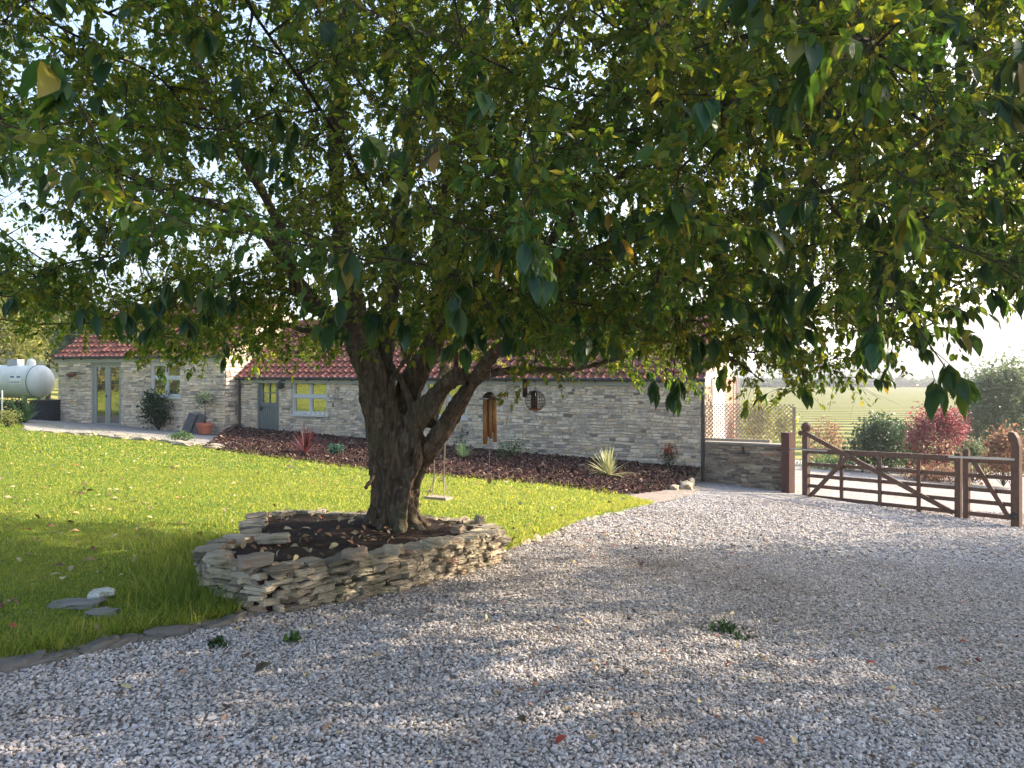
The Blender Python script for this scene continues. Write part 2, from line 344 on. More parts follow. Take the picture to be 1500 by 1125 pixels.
GRAVP = [(-10, -3), (-8, 3.6)] + front_j[1:] + planter_in + right_j + [G(1000, 722), (3.2, 18.2), (5.2, 19.5), (7.5, 30), (36, 30), (24, -3)]
poly_sheet('gravel_drive', GRAVP, GRAVEL, .012)

def inside(P, poly):
    x, y = P[:, 0], P[:, 1]; c = np.zeros(len(P), bool); poly = np.array(poly); j = len(poly) - 1
    for i in range(len(poly)):
        xi, yi = poly[i]; xj, yj = poly[j]
        c ^= ((yi > y) != (yj > y)) & (x < (xj - xi) * (y - yi) / (yj - yi + 1e-12) + xi); j = i
    return c
PLANTER = [(-.16, 7.62), (-.5, 8.02), (-1.4, 8.12), (-2.25, 7.95), (-2.52, 7.6), (-2.35, 7.0), (-2.2, 6.6), (-2.30, 6.35), (-2.33, 5.98), (-2.1, 5.56), (-1.74, 5.42), (-1.32, 5.85), (-.95, 6.3)]
# pebbles on the drive
def visible(P, m=.05): return (np.abs(P[:, 0]) < P[:, 1] * (.664 + m) + .15)
mb = MB()
def pebble_ring(d0, d1, dens, sc, templ):
    n = int(dens * (d1 * d1 - d0 * d0) * .70); Y = np.sqrt(rng.uniform(d0 * d0, d1 * d1, n)); X = rng.uniform(-.72, .72, n) * Y
    P = np.stack([X, Y], 1); P = P[inside(P, GRAVP) & ~inside(P, PLANTER)]; n = len(P)
    s = sc * rng.lognormal(0, .28, n); S = np.stack([s * rng.uniform(.8, 1.5, n), s * rng.uniform(.7, 1.1, n), s * rng.uniform(.45, .8, n)], 1)
    pos = np.stack([P[:, 0], P[:, 1], gz(P[:, 0], P[:, 1]) + .012 + rng.uniform(0, .014, n)], 1)
    E = np.stack([rng.normal(0, .35, n), rng.normal(0, .35, n), rng.uniform(0, 6.28, n)], 1)
    k = rng.integers(0, len(templ), n); Rm = rotmats(E)
    for i, (tv, tf) in enumerate(templ): q = k == i; scatter(mb, tv, tf, pos[q], Rm[q], S[q])
def rough_ico(seed, sub=1):
    v, f = ico(sub); r = np.random.default_rng(seed); v = v * (1 + r.uniform(-.28, .28, (len(v), 1))); return v, f
pebs = [rough_ico(i) for i in range(12)]
octs = []
for i in range(8):
    r = np.random.default_rng(50 + i); v = np.array([(1, 0, 0), (-1, 0, 0), (0, 1, 0), (0, -1, 0), (0, 0, 1), (.2, .1, -1)]) * (1 + r.uniform(-.3, .3, (6, 1)))
    octs.append((v, [(0, 2, 4), (2, 1, 4), (1, 3, 4), (3, 0, 4), (2, 0, 5), (1, 2, 5), (3, 1, 5), (0, 3, 5)]))
pebble_ring(2.7, 5.5, 5200, .0079, pebs)
pebble_ring(5.5, 9, 2700, .0095, octs)
pebble_ring(9, 15, 600, .015, octs)
tag(mb.build('gravel', CHIP), 'loose pale grey stone chippings covering the drive', 'gravel', kind='stuff')

# grass blades
mb = MB()
bl = np.array([(-.5, 0, 0), (.5, 0, 0), (.35, .12, .55), (-.35, .12, .55), (0, .42, 1)]); blf = [(0, 1, 2, 3), (3, 2, 4)]
def grass(d0, d1, dens, h, wd, cond=None):
    n = int(dens * (d1 * d1 - d0 * d0) * .7); Y = np.sqrt(rng.uniform(d0 * d0, d1 * d1, n)); X = rng.uniform(-.72, .30, n) * Y
    P = np.stack([X, Y], 1); P = P[inside(P, LAWNP) & ~inside(P, PLANTER)]
    if cond is not None: P = P[cond(P)]
    n = len(P); hh = h * rng.lognormal(0, .3, n)
    pos = np.stack([P[:, 0], P[:, 1], gz(P[:, 0], P[:, 1]) + .042], 1)
    E = np.stack([rng.normal(0, .35, n), rng.normal(0, .3, n), rng.uniform(0, 6.28, n)], 1)
    scatter(mb, bl, blf, pos, rotmats(E), np.stack([np.full(n, wd) * rng.uniform(.7, 1.3, n), hh, hh], 1))
grass(4, 8, 4600, .022, .0045)
grass(8, 14, 1500, .026, .009)
grass(14, 26, 380, .03, .02)
# long unmown tufts along the front edge and beside the planter
def edge_tufts(line, spread, n, h):
    k = rng.integers(0, len(line) - 1, n); t = rng.uniform(0, 1, n); A = np.array(line); P = A[k] * (1 - t[:, None]) + A[k + 1] * t[:, None] + rng.normal(0, spread, (n, 2)) + np.array([-.0, spread * .8])
    P = P[inside(P, LAWNP) & ~inside(P, PLANTER)]; n = len(P); hh = h * rng.lognormal(0, .35, n)
    pos = np.stack([P[:, 0], P[:, 1], gz(P[:, 0], P[:, 1]) + .04], 1); E = np.stack([rng.normal(0, .4, n), rng.normal(0, .4, n), rng.uniform(0, 6.28, n)], 1)
    scatter(mb, bl, blf, pos, rotmats(E), np.stack([np.full(n, .006) * rng.uniform(.7, 1.4, n), hh, hh], 1))
edge_tufts(front_j, .14, 16000, .075)
edge_tufts([G(345, 905), (-2.5, 5.7), (-2.95, 7.3)], .22, 16000, .10)
edge_tufts(right_j, .10, 5000, .05)
edge_tufts(back_j, .12, 9000, .08)
tag(mb.build('lawn_grass', GRASS), 'short mown grass with longer unmown edges', 'grass', kind='stuff')

# ------------------------------------------------------------------ stone walls
boxes = [rockbox(2, .16, i, .30) for i in range(14)]
rocks = [rockbox(3, .22, 20 + i, .75) for i in range(12)]
def wall_stones(mb, p0, p1, zb, zt, nrm, openings=(), hr=(.05, .10), lr=(.12, .42), depth=.05, gap=.008, seed=1):
    r = np.random.default_rng(seed); p0 = np.array(p0); p1 = np.array(p1); Lw = np.linalg.norm(p1 - p0); d = (p1 - p0) / Lw; nrm = np.array(nrm)
    Rm = np.array([[d[0], nrm[0], 0], [d[1], nrm[1], 0], [0, 0, 1.]]); out = [[], []]
    zmin = min(zb(0), zb(Lw)); z = zmin
    while z < max(zt(0), zt(Lw)):
        h = r.uniform(*hr); s = -r.uniform(0, lr[0])
        while s < Lw:
            l = r.uniform(*lr) * (1 if r.random() > .25 else .6); s0, s1 = max(0, s), min(Lw, s + l); s += l
            zz0, zz1 = z, z + h; mid = (s0 + s1) / 2
            if zz1 < zb(mid) - .03 or zz0 > zt(mid) - .02 or s1 - s0 < .03: continue
            zz1 = min(zz1, zt(mid)); parts = [(s0, s1)]
            for (a, b, c, e) in openings:
                if zz1 <= c + .02 or zz0 >= e - .02: continue
                parts = [q for (u, v) in parts for q in ((u, min(v, a)), (max(u, b), v)) if q[1] - q[0] > .03]
            for (u, v) in parts:
                mz = (zz0 + zz1) / 2; wz = .045 * noise.noise(Vector(((u + v) * .45, mz * 1.5, seed))) + .02 * noise.noise(Vector(((u + v) * 1.6, mz * 4, seed))) + r.normal(0, .004)
                if openings and any(u < b + .1 and v > a - .1 for (a, b, c, e) in openings): wz *= .25
                out[0].append((*(p0 + d * (u + v) / 2 + nrm * r.uniform(-.008, .016)), mz + wz)); out[1].append(((v - u) / 2 - gap, depth / 2, ((zz1 - zz0) / 2 - gap) * r.uniform(.75, 1.12)))
        z += h
    P = np.array(out[0]); S = np.array(out[1]); n = len(P); k = r.integers(0, len(boxes), n); E = np.stack([r.normal(0, .03, n), r.normal(0, .05, n), r.normal(0, .03, n)], 1)
    RR = np.einsum('ij,njk->nik', Rm, rotmats(E))
    for i, (tv, tf) in enumerate(boxes): q = k == i; scatter(mb, tv, tf, P[q], RR[q], S[q])
def slab_open(mb, p0, p1, z0, z1, nrm, thick, openings):
    """wall slab from the face line p0-p1 backwards with rectangular holes"""
    p0 = np.array(p0); p1 = np.array(p1); Lw = np.linalg.norm(p1 - p0); d = (p1 - p0) / Lw; nrm = np.array(nrm)
    M = np.array([[d[0], nrm[0], 0, p0[0]], [d[1], nrm[1], 0, p0[1]], [0, 0, 1, 0], [0, 0, 0, 1.]])
    cuts = sorted(openings); s = 0
    for (a, b, c, e) in cuts:
        if a > s: mb.box(s, a, -thick, 0, z0, z1, M)
        if c > z0: mb.box(a, b, -thick, 0, z0, c, M)
        if e < z1: mb.box(a, b, -thick, 0, e, z1, M)
        s = b
    if s < Lw: mb.box(s, Lw, -thick, 0, z0, z1, M)

# house geometry
th = R(24); dm = np.array([math.cos(th), -math.sin(th)]); nm = np.array([-math.sin(th), -math.cos(th)])   # outwards, to the camera
M0 = np.array([-8.44, 23.7]); 
def s_at(px, p0, d):
    u = (px - 750) / F; return (u * p0[1] - p0[0]) / (d[0] - u * d[1])
ML = s_at(1027, M0, dm); M1 = M0 + dm * ML
tw = R(21); dw = np.array([math.cos(tw), -math.sin(tw)]); nw = np.array([-math.sin(tw), -math.cos(tw)])
WR = np.array([-8.63, 23.2]); tmp = -s_at(86, WR, dw) ; W0 = WR - dw * tmp; WL = tmp
EAVE = CZ - .18; WEAVE = CZ + .48
house = thing('stone_house', 'long low rubble stone house with red pantile roofs behind the tree', 'house', (-4, 22, gz(-4, 22)))
def op(px0, px1, py0, py1, p0, d):
    a, b = s_at(px0, p0, d), s_at(px1, p0, d); Y = p0[1] + d[1] * (a + b) / 2
    return (a, b, CZ - (py1 - 545) / F * Y, CZ - (py0 - 545) / F * Y)
o_door = op(377, 409, 554, 648, M0, dm); o_win = op(428, 480, 555, 607, M0, dm); o_win2 = op(622, 684, 558, 612, M0, dm)
o_fr = op(134, 178, 530, 627, W0, dw); o_ww = op(221, 265, 532, 581, W0, dw)
mops = [o_door, o_win, o_win2]; wops = [o_fr, o_ww]
mb = MB(); slab_open(mb, M0, M1, -3, EAVE, nm, .45, mops)
M1b = M1 - nm * 5.2; slab = MB()
mb.add([(*M1, -3), (*(M1 - nm * 5.2), -3), (*(M1 - nm * 5.2), EAVE), (*(M1 - nm * 2.6), EAVE + 1.75), (*M1, EAVE)], [(0, 1, 2, 3, 4)])
mb.add([(*(M0 - nm * 5.2), -3), (*(M1 - nm * 5.2), -3), (*(M1 - nm * 5.2), EAVE), (*(M0 - nm * 5.2), EAVE)], [(0, 1, 2, 3)])
mw = mb.build('wall', MORTAR, house)
mb = MB(); wall_stones(mb, M0, M1, lambda s: -1.2, lambda s: EAVE - .12, nm, mops, hr=(.045, .10), lr=(.08, .34), seed=3)
mb.build('stonework', WALLSTONE, mw)
mb = MB(); slab_open(mb, W0, WR, -3, WEAVE, nw, .45, wops)
Wb = -nw * 5.0
mb.add([(*WR, -3), (*(WR + Wb), -3), (*(WR + Wb), WEAVE), (*(WR + Wb / 2), WEAVE + 1.8), (*WR, WEAVE)], [(0, 1, 2, 3, 4)])
mb.add([(*W0, -3), (*(W0 + Wb), -3), (*(W0 + Wb), WEAVE), (*(W0 + Wb / 2), WEAVE + 1.8), (*W0, WEAVE)], [(0, 1, 2, 3, 4)])
ww = mb.build('wall', MORTAR, house); ww['label'] = 'taller left wing wall of pale rubble stone'
mb = MB(); wall_stones(mb, W0, WR, lambda s: -.9, lambda s: WEAVE - .12, nw, wops, hr=(.05, .10), lr=(.14, .5), seed=5)
wall_stones(mb, WR, WR - nw * 2.5, lambda s: -.9, lambda s: WEAVE - .1 + s * .72, dw, (), hr=(.10, .16), lr=(.2, .4), seed=6)
mb.build('stonework', WALLSTONE, ww)

def pantiles(p0, L0, d, back, z0, rise, run, name, m, over0=.12, over1=.12, front_over=.16):
    tw_, pr = .205, .30; slope = math.hypot(rise, run); n_s = int((L0 + over0 + over1) / tw_ * 7); ncourse = int((slope + front_over) / pr)
    S = np.linspace(-over0, L0 + over1, n_s); T = []; H = []
    for c in range(ncourse): T += [c * pr, c * pr + pr * .98]; H += [.055, .0]
    T = np.array(T) - front_over; H = np.array(H); ph = (S / tw_) % 1
    prof = np.where(ph < .4, .055 * np.sin(ph / .4 * math.pi), -.018 * np.sin((ph - .4) / .6 * math.pi))
    jr = np.random.default_rng(int(L0 * 10)).normal(0, .008, (ncourse, n_s // 8 + 2)); sag = [-.05 * math.sin(max(0, min(1, s_0 / L0)) * math.pi) + .02 * noise.noise(Vector((s_0 * .5, 0, L0))) for s_0 in S]
    V = []; bk = np.array(back)
    for i, (t, h) in enumerate(zip(T, H)):
        for j, s in enumerate(S):
            o = prof[j] + h + jr[i // 2, j // 8] + sag[j] * (t / slope); hx = t * run / slope - o * rise / slope; z = z0 + t * rise / slope + o * run / slope
            q = np.array(p0) + np.array(d) * s + bk * hx; V.append((q[0], q[1], z))
    nS = len(S); i = np.arange(len(T) - 1)[:, None] * nS; j = np.arange(nS - 1)[None]
    b = MB(); b.add(V, np.stack([i + j, i + j + 1, i + j + 1 + nS, i + j + nS], -1).reshape(-1, 4)); return b.build(name, m, house)
pantiles(M0, ML, dm, -nm, EAVE + .06, 1.75, 2.6, 'roof', TILE)
pantiles(W0, WL, dw, -nw, WEAVE + .06, 1.8, 2.5, 'roof', TILE)
# back slopes and ridges
mb = MB()
a, b_ = M0 - nm * 2.6, M1 - nm * 2.6; mb.add([(*a, EAVE + 1.83), (*b_, EAVE + 1.83), (*(M1 - nm * 5.3), EAVE), (*(M0 - nm * 5.3), EAVE)], [(0, 1, 2, 3)])
a2, b2 = W0 + Wb / 2, WR + Wb / 2; mb.add([(*a2, WEAVE + 1.88), (*b2, WEAVE + 1.88), (*(WR + Wb * 1.02), WEAVE), (*(W0 + Wb * 1.02), WEAVE)], [(0, 1, 2, 3)])
mb.build('roof_back', TILE, house)
mb = MB(); mb.tube([(*(a - dm * 0), EAVE + 1.82), (*(b_ + dm * .12), EAVE + 1.82)], .11, 10); mb.tube([(*(a2 - dw * .12), WEAVE + 1.87), (*(b2 + dw * .12), WEAVE + 1.87)], .11, 10); mb.build('ridge', TILE, house)
def line_bar(mb, p0, d, n, s0, s1, off, z0, z1, dep):
    M = np.array([[d[0], n[0], 0, p0[0]], [d[1], n[1], 0, p0[1]], [0, 0, 1, 0], [0, 0, 0, 1.]]); mb.box(s0, s1, off, off + dep, z0, z1, M)
mb = MB(); line_bar(mb, M0, dm, nm, .02, ML + .1, .035, EAVE - .15, EAVE + .02, .025); mb.build('fascia', PAINT, house)
mb = MB(); line_bar(mb, W0, dw, nw, -.1, WL + .05, .035, WEAVE - .17, WEAVE + .02, .025); mb.build('fascia', PAINT, house)
for (p0, d, n, l, z) in ((M0, dm, nm, ML, EAVE), (W0, dw, nw, WL, WEAVE)):
    mb = MB(); q0 = p0 + n * .13 - d * .05; q1 = p0 + n * .13 + d * (l + .12); mb.tube([(*q0, z), (*q1, z)], .045, 8)
    for k in np.arange(.3, l, .8): q = p0 + d * k + n * .1; mb.bar((*q, z - .05), (*(q - n * .06), z - .05), .03, .06)
    mb.build('gutter', GUTTER, house)
mb = MB(); q = M0 + dm * .16 + nm * .08; mb.tube([(*q, EAVE - .02), (*q, -.75)], .035, 8); mb.build('downpipe', GUTTER, house)
mb = MB(); q = M1 + dm * .05 + nm * .02; mb.tube([(*q, EAVE - .02), (*q, -1.2)], .04, 8); mb.build('downpipe', GUTTER, house)

def window(o, p0, d, n, label, cols=2, midz=.5, sash=PAINT):
    a, b, z0, z1 = o; M = np.array([[d[0], n[0], 0, p0[0]], [d[1], n[1], 0, p0[1]], [0, 0, 1, 0], [0, 0, 0, 1.]])
    f = MB(); t = .055
    f.box(a, b, -.12, -.02, z1 - t, z1, M); f.box(a, b, -.12, -.02, z0, z0 + t, M); f.box(a, a + t, -.12, -.02, z0 + t, z1 - t, M); f.box(b - t, b, -.12, -.02, z0 + t, z1 - t, M)
    zm = z0 + (z1 - z0) * midz; f.box(a + t, b - t, -.115, -.025, zm - .04, zm + .04, M)
    for k in range(1, cols): c = a + (b - a) * k / cols; f.box(c - .032, c + .032, -.11, -.03, z0 + t, zm - .04, M); f.box(c - .032, c + .032, -.11, -.03, zm + .04, z1 - t, M)
    # inner casement beads
    for k in range(cols):
        for (u, v) in ((z0 + t, zm - .04), (zm + .04, z1 - t)):
            c0 = a + (b - a) * k / cols + (.032 if k else t); c1 = a + (b - a) * (k + 1) / cols - (.032 if k < cols - 1 else t)
            for bx in ((c0, c1, u, u + .03), (c0, c1, v - .03, v), (c0, c0 + .03, u + .03, v - .03), (c1 - .03, c1, u + .03, v - .03)): f.box(bx[0], bx[1], -.105, -.045, bx[2], bx[3], M)
    fr = f.build('window', FRAMEW, house); fr['label'] = label
    g = MB(); g.box(a + .02, b - .02, -.085, -.075, z0 + .02, z1 - .02, M); g.build('pane', GLASS, fr)
    s = MB(); s.box(a - .07, b + .07, -.1, .07, z0 - .06, z0, M); s.build('sill', FRAMEW, fr)
    return fr
window(o_win, M0, dm, nm, 'four pane cream window beside the stable door')
window(o_win2, M0, dm, nm, 'cream window mostly hidden behind the tree trunk')
window(o_ww, W0, dw, nw, 'four pane window of the left wing above the climber', midz=.56)
def leafdoor(o, p0, d, n, french):
    a, b, z0, z1 = o; M = np.array([[d[0], n[0], 0, p0[0]], [d[1], n[1], 0, p0[1]], [0, 0, 1, 0], [0, 0, 0, 1.]]); f = MB()
    t = .06; f.box(a, a + t, -.14, -.02, z0, z1, M); f.box(b - t, b, -.14, -.02, z0, z1, M); f.box(a + t, b - t, -.14, -.02, z1 - t, z1, M)
    if french:
        c = (a + b) / 2; q = .10
        for (u, v) in ((a + t, c - .004), (c + .004, b - t)):
            f.box(u, u + q, -.11, -.05, z0, z1 - t, M); f.box(v - q, v, -.11, -.05, z0, z1 - t, M); f.box(u + q, v - q, -.11, -.05, z0, z0 + .16, M); f.box(u + q, v - q, -.11, -.05, z1 - t - .11, z1 - t, M)
        dr = f.build('french_door', PAINT, house)
        g = MB(); g.box(a + t, b - t, -.085, -.075, z0 + .1, z1 - .1, M); g.build('pane', GLASS, dr)
        h = MB(); h.box(c - .06, c - .04, -.05, -.01, z0 + 1.0, z0 + 1.06, M); h.box(c - .06, c + .02, -.02, -.008, z0 + 1.02, z0 + 1.04, M); h.build('handle', BLACK, dr)
    else:
        q = .10; zr = z0 + (z1 - z0) * .62; A, B = a + t, b - t
        f.box(A, A + q, -.11, -.05, z0, z1 - t, M); f.box(B - q, B, -.11, -.05, z0, z1 - t, M); f.box(A + q, B - q, -.11, -.05, z1 - t - .09, z1 - t, M); f.box(A + q, B - q, -.11, -.05, zr - .1, zr, M)
        m_ = (A + B) / 2; zz = (zr + z1 - t - .09) / 2; f.box(m_ - .015, m_ + .015, -.10, -.05, zr, z1 - t - .09, M); f.box(A + q, m_ - .015, -.10, -.05, zz - .015, zz + .015, M); f.box(m_ + .015, B - q, -.10, -.05, zz - .015, zz + .015, M)
        k = 6; wd = (B - A - 2 * q) / k
        for i in range(k): f.box(A + q + i * wd + .006, A + q + (i + 1) * wd - .006, -.10, -.065, z0 + .02, zr - .1, M)
        f.box(A + q, B - q, -.10, -.08, z0 + .02, zr - .1, M)
        dr = f.build('stable_door', GREY, house)
        g = MB(); g.box(A + q, B - q, -.085, -.08, zr, z1 - t - .09, M); g.build('pane', GLASS, dr)
        h = MB(); h.box(A + .02, A + .06, -.05, -.01, zr - .24, zr - .1, M); h.box(A + .02, A + .14, -.02, -.005, zr - .18, zr - .155, M); h.build('handle', BLACK, dr)
leafdoor(o_fr, W0, dw, nw, True); leafdoor(o_door, M0, dm, nm, False)
# wall lamp
q = M0 + dm * s_at(416, M0, dm); zl = CZ - (563 - 545) / F * 23
lamp = thing('wall_lantern', 'small black lantern on the wall between stable door and window', 'lamp', (*q, zl))
mb = MB(); p = q + nm * .03; mb.bar((*p, zl - .1), (*p, zl + .1), .09, .02, (*nm, 0)); p2 = q + nm * .18; mb.tube([(*p, zl + .05), (*(q + nm * .1), zl + .12), (*p2, zl + .1)], .012, 6); mb.build('bracket', BLACK, lamp)
mb = MB(); mb.lathe([(.0, .1), (.03, .09), (.075, .03), (.07, .02), (.07, -.12), (.05, -.14), (0, -.14)], center=(*p2, zl), sides=6); mb.build('lamp_shade', BLACK, lamp)
q = M0 + dm * s_at(364, M0, dm); tag(MB() and (lambda b: (b.lathe([(0, .1), (.06, .09), (.08, 0), (.06, -.09), (0, -.1)], center=(*(q + nm * .1), -.42), sides=10), b.build('wall_vent', WHITE))[1])(MB()), 'small white vent cowl low on the wall left of the stable door', 'vent')
# sill candles
for i, px in enumerate((452, 459, 466, 473)):
    q = M0 + dm * s_at(px, M0, dm); b = MB(); b.lathe([(0, 0), (.03, 0), (.03, .07), (0, .07)], center=(*(q + nm * -.0), o_win[2] + .004), sides=10)
    tag(b.build('candle', WHITE), f'tiny white candle on the main window sill, {["first","second","third","last"][i]} from the left', 'candle', 'candles on the window sill')

# ------------------------------------------------------------------ mulch bed along the house, patio, path
bedf = [np.array(p) for p in [G(296, 660), G(430, 678), G(540, 693), G(700, 706), G(800, 714), G(905, 730), G(1008, 716)]]
bed_b = []
mb = MB(); rows = []
NS, NT = 60, 14
fp = np.array(bedf); cum = np.concatenate([[0], np.cumsum(np.linalg.norm(np.diff(fp, axis=0), axis=1))]); tt = np.linspace(0, cum[-1], NS)
fx = np.interp(tt, cum, fp[:, 0]); fy = np.interp(tt, cum, fp[:, 1]); bs = np.linspace(-.3, ML, NS)
V = []
for i in range(NS):
    b = M0 + dm * bs[i] - nm * .02; 
    for k in range(NT):
        t = k / (NT - 1); x = fx[i] * (1 - t) + b[0] * t; y = fy[i] * (1 - t) + b[1] * t
        V.append((x, y, gz(x, y) + .02 + .24 * smooth(0, 1, t) + .05 * smooth(0, .15, t) + .03 * noise.noise(Vector((x * 1.5, y * 1.5, 0)))))
i = np.arange(NS - 1)[:, None] * NT; j = np.arange(NT - 1)[None]
V = np.array(V); mb.add(V, np.stack([i + j, i + j + NT, i + j + NT + 1, i + j + 1], -1).reshape(-1, 4)); tag(mb.build('mulch_bed', MULCH, smoothed=True), kind='structure')
BV = V.copy(); Vg = V.reshape(NS, NT, 3)
def bedpoint(u, t):
    a = u * (NS - 1); b = t * (NT - 1); i = np.clip(a.astype(int), 0, NS - 2); j = np.clip(b.astype(int), 0, NT - 2); fa = (a - i)[:, None]; fb = (b - j)[:, None]
    return (Vg[i, j] * (1 - fa) + Vg[i + 1, j] * fa) * (1 - fb) + (Vg[i, j + 1] * (1 - fa) + Vg[i + 1, j + 1] * fa) * fb
n = 42000; P = bedpoint(rng.uniform(0, 1, n), rng.uniform(0, 1, n)); P[:, 2] += rng.uniform(0, .03, n)
chip = np.array([(-1, -.35, 0), (1, -.45, .05), (.8, .4, 0), (-.9, .3, .08)])
mb = MB(); scatter(mb, chip, [(0, 1, 2, 3)], P, rotmats(np.stack([rng.normal(0, .6, n), rng.normal(0, .6, n), rng.uniform(0, 6.3, n)], 1)), .021 * rng.lognormal(0, .45, n))
tag(mb.build('bark_mulch', BARKCHIP), 'reddish brown bark chips in the bed along the house', 'mulch', kind='stuff')
def bedz(x, y):
    k = np.argmin((BV[:, 0] - x) ** 2 + (BV[:, 1] - y) ** 2); return BV[k, 2]
# patio in front of the wing
PAV = stone_m('paving', [(0, (.22, .205, .185)), (1, (.33, .30, .27))], 4, .5, .015)
pf = [G(40, 633), G(130, 638), G(240, 648), G(310, 655)]; pbk = [tuple(WR + dw * .5), tuple(WR + nw * -.0), tuple(W0 + nw * .0), tuple(W0 - dw * 2)]
poly_sheet('patio', [*pf, *pbk], PAV, .07, .06)
poly_sheet('path', jitterline([G(757, 709), G(905, 729), G(958, 741), G(1015, 727), G(1030, 712)], .3, .03, 9) + [G(1005, 716), G(905, 722), G(800, 707)], stone_m('path_dirt', [(0, (.24, .20, .165)), (1, (.25, .21, .175))], 5, .4, .01), .03)

# rough border stones where lawn meets patio and bed
def rock(name, x, y, z, sx, sy, sz, rz, k, m, tilt=0):
    tv, tf = rocks[k % len(rocks)]; b = MB(); Rm = rotmats(np.array([[tilt, tilt * .6, rz]])); scatter(b, tv, tf, np.array([[0, 0, 0.]]), Rm, np.array([[sx, sy, sz]]))
    o = b.build(name, m, smoothed=False); o.location = (x, y, z); return o
ORD = ['first', 'second', 'third', 'fourth', 'fifth', 'sixth', 'seventh', 'eighth', 'ninth', 'tenth', 'eleventh', 'twelfth', 'thirteenth', 'fourteenth', 'fifteenth', 'sixteenth', 'seventeenth', 'eighteenth', 'nineteenth', 'twentieth']
def run_of_rocks(name, line, n, s, label, cat, group, m, lift=.02, jit=.04, seed=0):
    r = np.random.default_rng(seed); A = np.array(line); cum = np.concatenate([[0], np.cumsum(np.linalg.norm(np.diff(A, axis=0), axis=1))])
    for i in range(n):
        t = (i + .5 + r.uniform(-.2, .2)) / n * cum[-1]; x = np.interp(t, cum, A[:, 0]) + r.normal(0, jit); y = np.interp(t, cum, A[:, 1]) + r.normal(0, jit)
        k = int(np.clip(np.searchsorted(cum, t) - 1, 0, len(A) - 2)); dd = A[k + 1] - A[k]; q = s * r.uniform(.7, 1.3)
        o = rock(name, x, y, gz(x, y) + lift, q * r.uniform(1, 1.4), q * r.uniform(.5, .75), q * r.uniform(.3, .5), math.atan2(dd[1], dd[0]) + r.normal(0, .15), int(r.integers(12)), m, r.normal(0, .08))
        tag(o, label % ORD[i], cat, group)
KERB = stone_m('kerb', [(0, (.10, .095, .09)), (1, (.20, .185, .17))], 8, .7, .01)
run_of_rocks('kerb_stone', front[1:6], 13, .08, 'dark flat kerb stone between lawn and gravel, %s from the left', 'kerb stone', 'kerb stones along the front of the lawn', KERB, .02, .03, 1)
run_of_rocks('edging_stone', [G(745, 808), G(790, 788), G(840, 768), G(905, 752)], 12, .085, 'pale edging stone right of the planter, %s from the planter', 'stone', 'edging stones right of the planter', DRYSTONE, .0, .04, 2)
run_of_rocks('border_stone', [G(55, 634), G(130, 640), G(240, 650), G(330, 660)], 16, .19, 'mossy border stone before the left wing, %s from the left', 'stone', 'border stones before the left wing', DRYSTONE, .03, .12, 3)
run_of_rocks('corner_stone', [G(985, 722), G(1012, 712), (3.7, 18.0)], 6, .17, 'pale rough stone at the right tip of the mulch bed, %s from the front', 'stone', 'stones at the right tip of the bed', DRYSTONE, .05, .07, 4)
for i, (px, py, s, a) in enumerate(((112, 897, .085, .2), (150, 910, .055, .1))):
    x, y = G(px, py); o = rock('stepping_slab', x, y, gz(x, y) + .045, s * 1.7, s, .03, a, 3 + i, FLAG); tag(o, ['larger grey stepping slab sunk in the lawn near the left edge', 'smaller grey stepping slab half buried in grass'][i], 'slab')
for i, (px, py) in enumerate(((140, 888), (152, 884))):
    x, y = G(px, py); o = rock('white_stone', x, y, gz(x, y) + .075, .045 + .02 * i, .035, .028, .5 * i, 5 + i, stone_m('pale', [(0, (.55, .54, .5)), (1, (.55, .54, .5))], 20, .2, .004)); tag(o, ['rounded white stone on the slab in the lawn, left of a pair', 'longer white stone on the slab in the lawn, right of a pair'][i], 'stone')

# ------------------------------------------------------------------ stone planter under the tree
planter = thing('stone_planter', 'dry stone raised bed around the foot of the tree', 'planter', (-1.4, 6.9, gz(-1.4, 6.9)))
A = np.array(PLANTER + [PLANTER[0]]); segs = []
cum = np.concatenate([[0], np.cumsum(np.linalg.norm(np.diff(A, axis=0), axis=1))]); per = cum[-1]
mb = MB(); r = np.random.default_rng(11); z = -.06; course = 0; top = .33
P = []; S = []; E = []
while z < top:
    h = r.choice([.03, .04, .05, .06, .085]); t = r.uniform(0, .3); end = t + per
    while t < end:
        l = r.uniform(.06, .21) * (.6 if r.random() < .25 else 1); tm = (t + l / 2) % per
        x = np.interp(tm, cum, A[:, 0]); y = np.interp(tm, cum, A[:, 1]); k = int(np.clip(np.searchsorted(cum, tm) - 1, 0, len(A) - 2)); dd = A[k + 1] - A[k]
        hh = h * r.uniform(.8, 1.35); batter = (z / .36) * .04; nrm = np.array([dd[1], -dd[0]]) / np.linalg.norm(dd)
        off = r.normal(0, .018) - (.0 if True else 0)
        P.append((x + nrm[0] * off, y + nrm[1] * off, gz(x, y) + z + hh / 2)); S.append((l / 2 * .98, r.uniform(.07, .12), hh / 2 * .96)); E.append((r.normal(0, .05), r.normal(0, .04), math.atan2(dd[1], dd[0]) + r.normal(0, .07)))
        t += l
    z += h; course += 1
P, S, E = map(np.array, (P, S, E)); k = r.integers(0, 14, len(P)); dry = [slabrock(60 + i) for i in range(14)]
for i, (tv, tf) in enumerate(dry): q = k == i; scatter(mb, tv, tf, P[q], rotmats(E[q]), S[q])
mb.build('wall', DRYSTONE, planter)
mb = MB(); n_ = len(A) - 1
for i in range(n_):
    for sgn in (1,):
        a_, b_5 = A[i], A[i + 1]; mb.bar((*a_, gz(*a_) + .11), (*b_5, gz(*b_5) + .11), .09, .34)
mb.build('core', SOIL, planter)
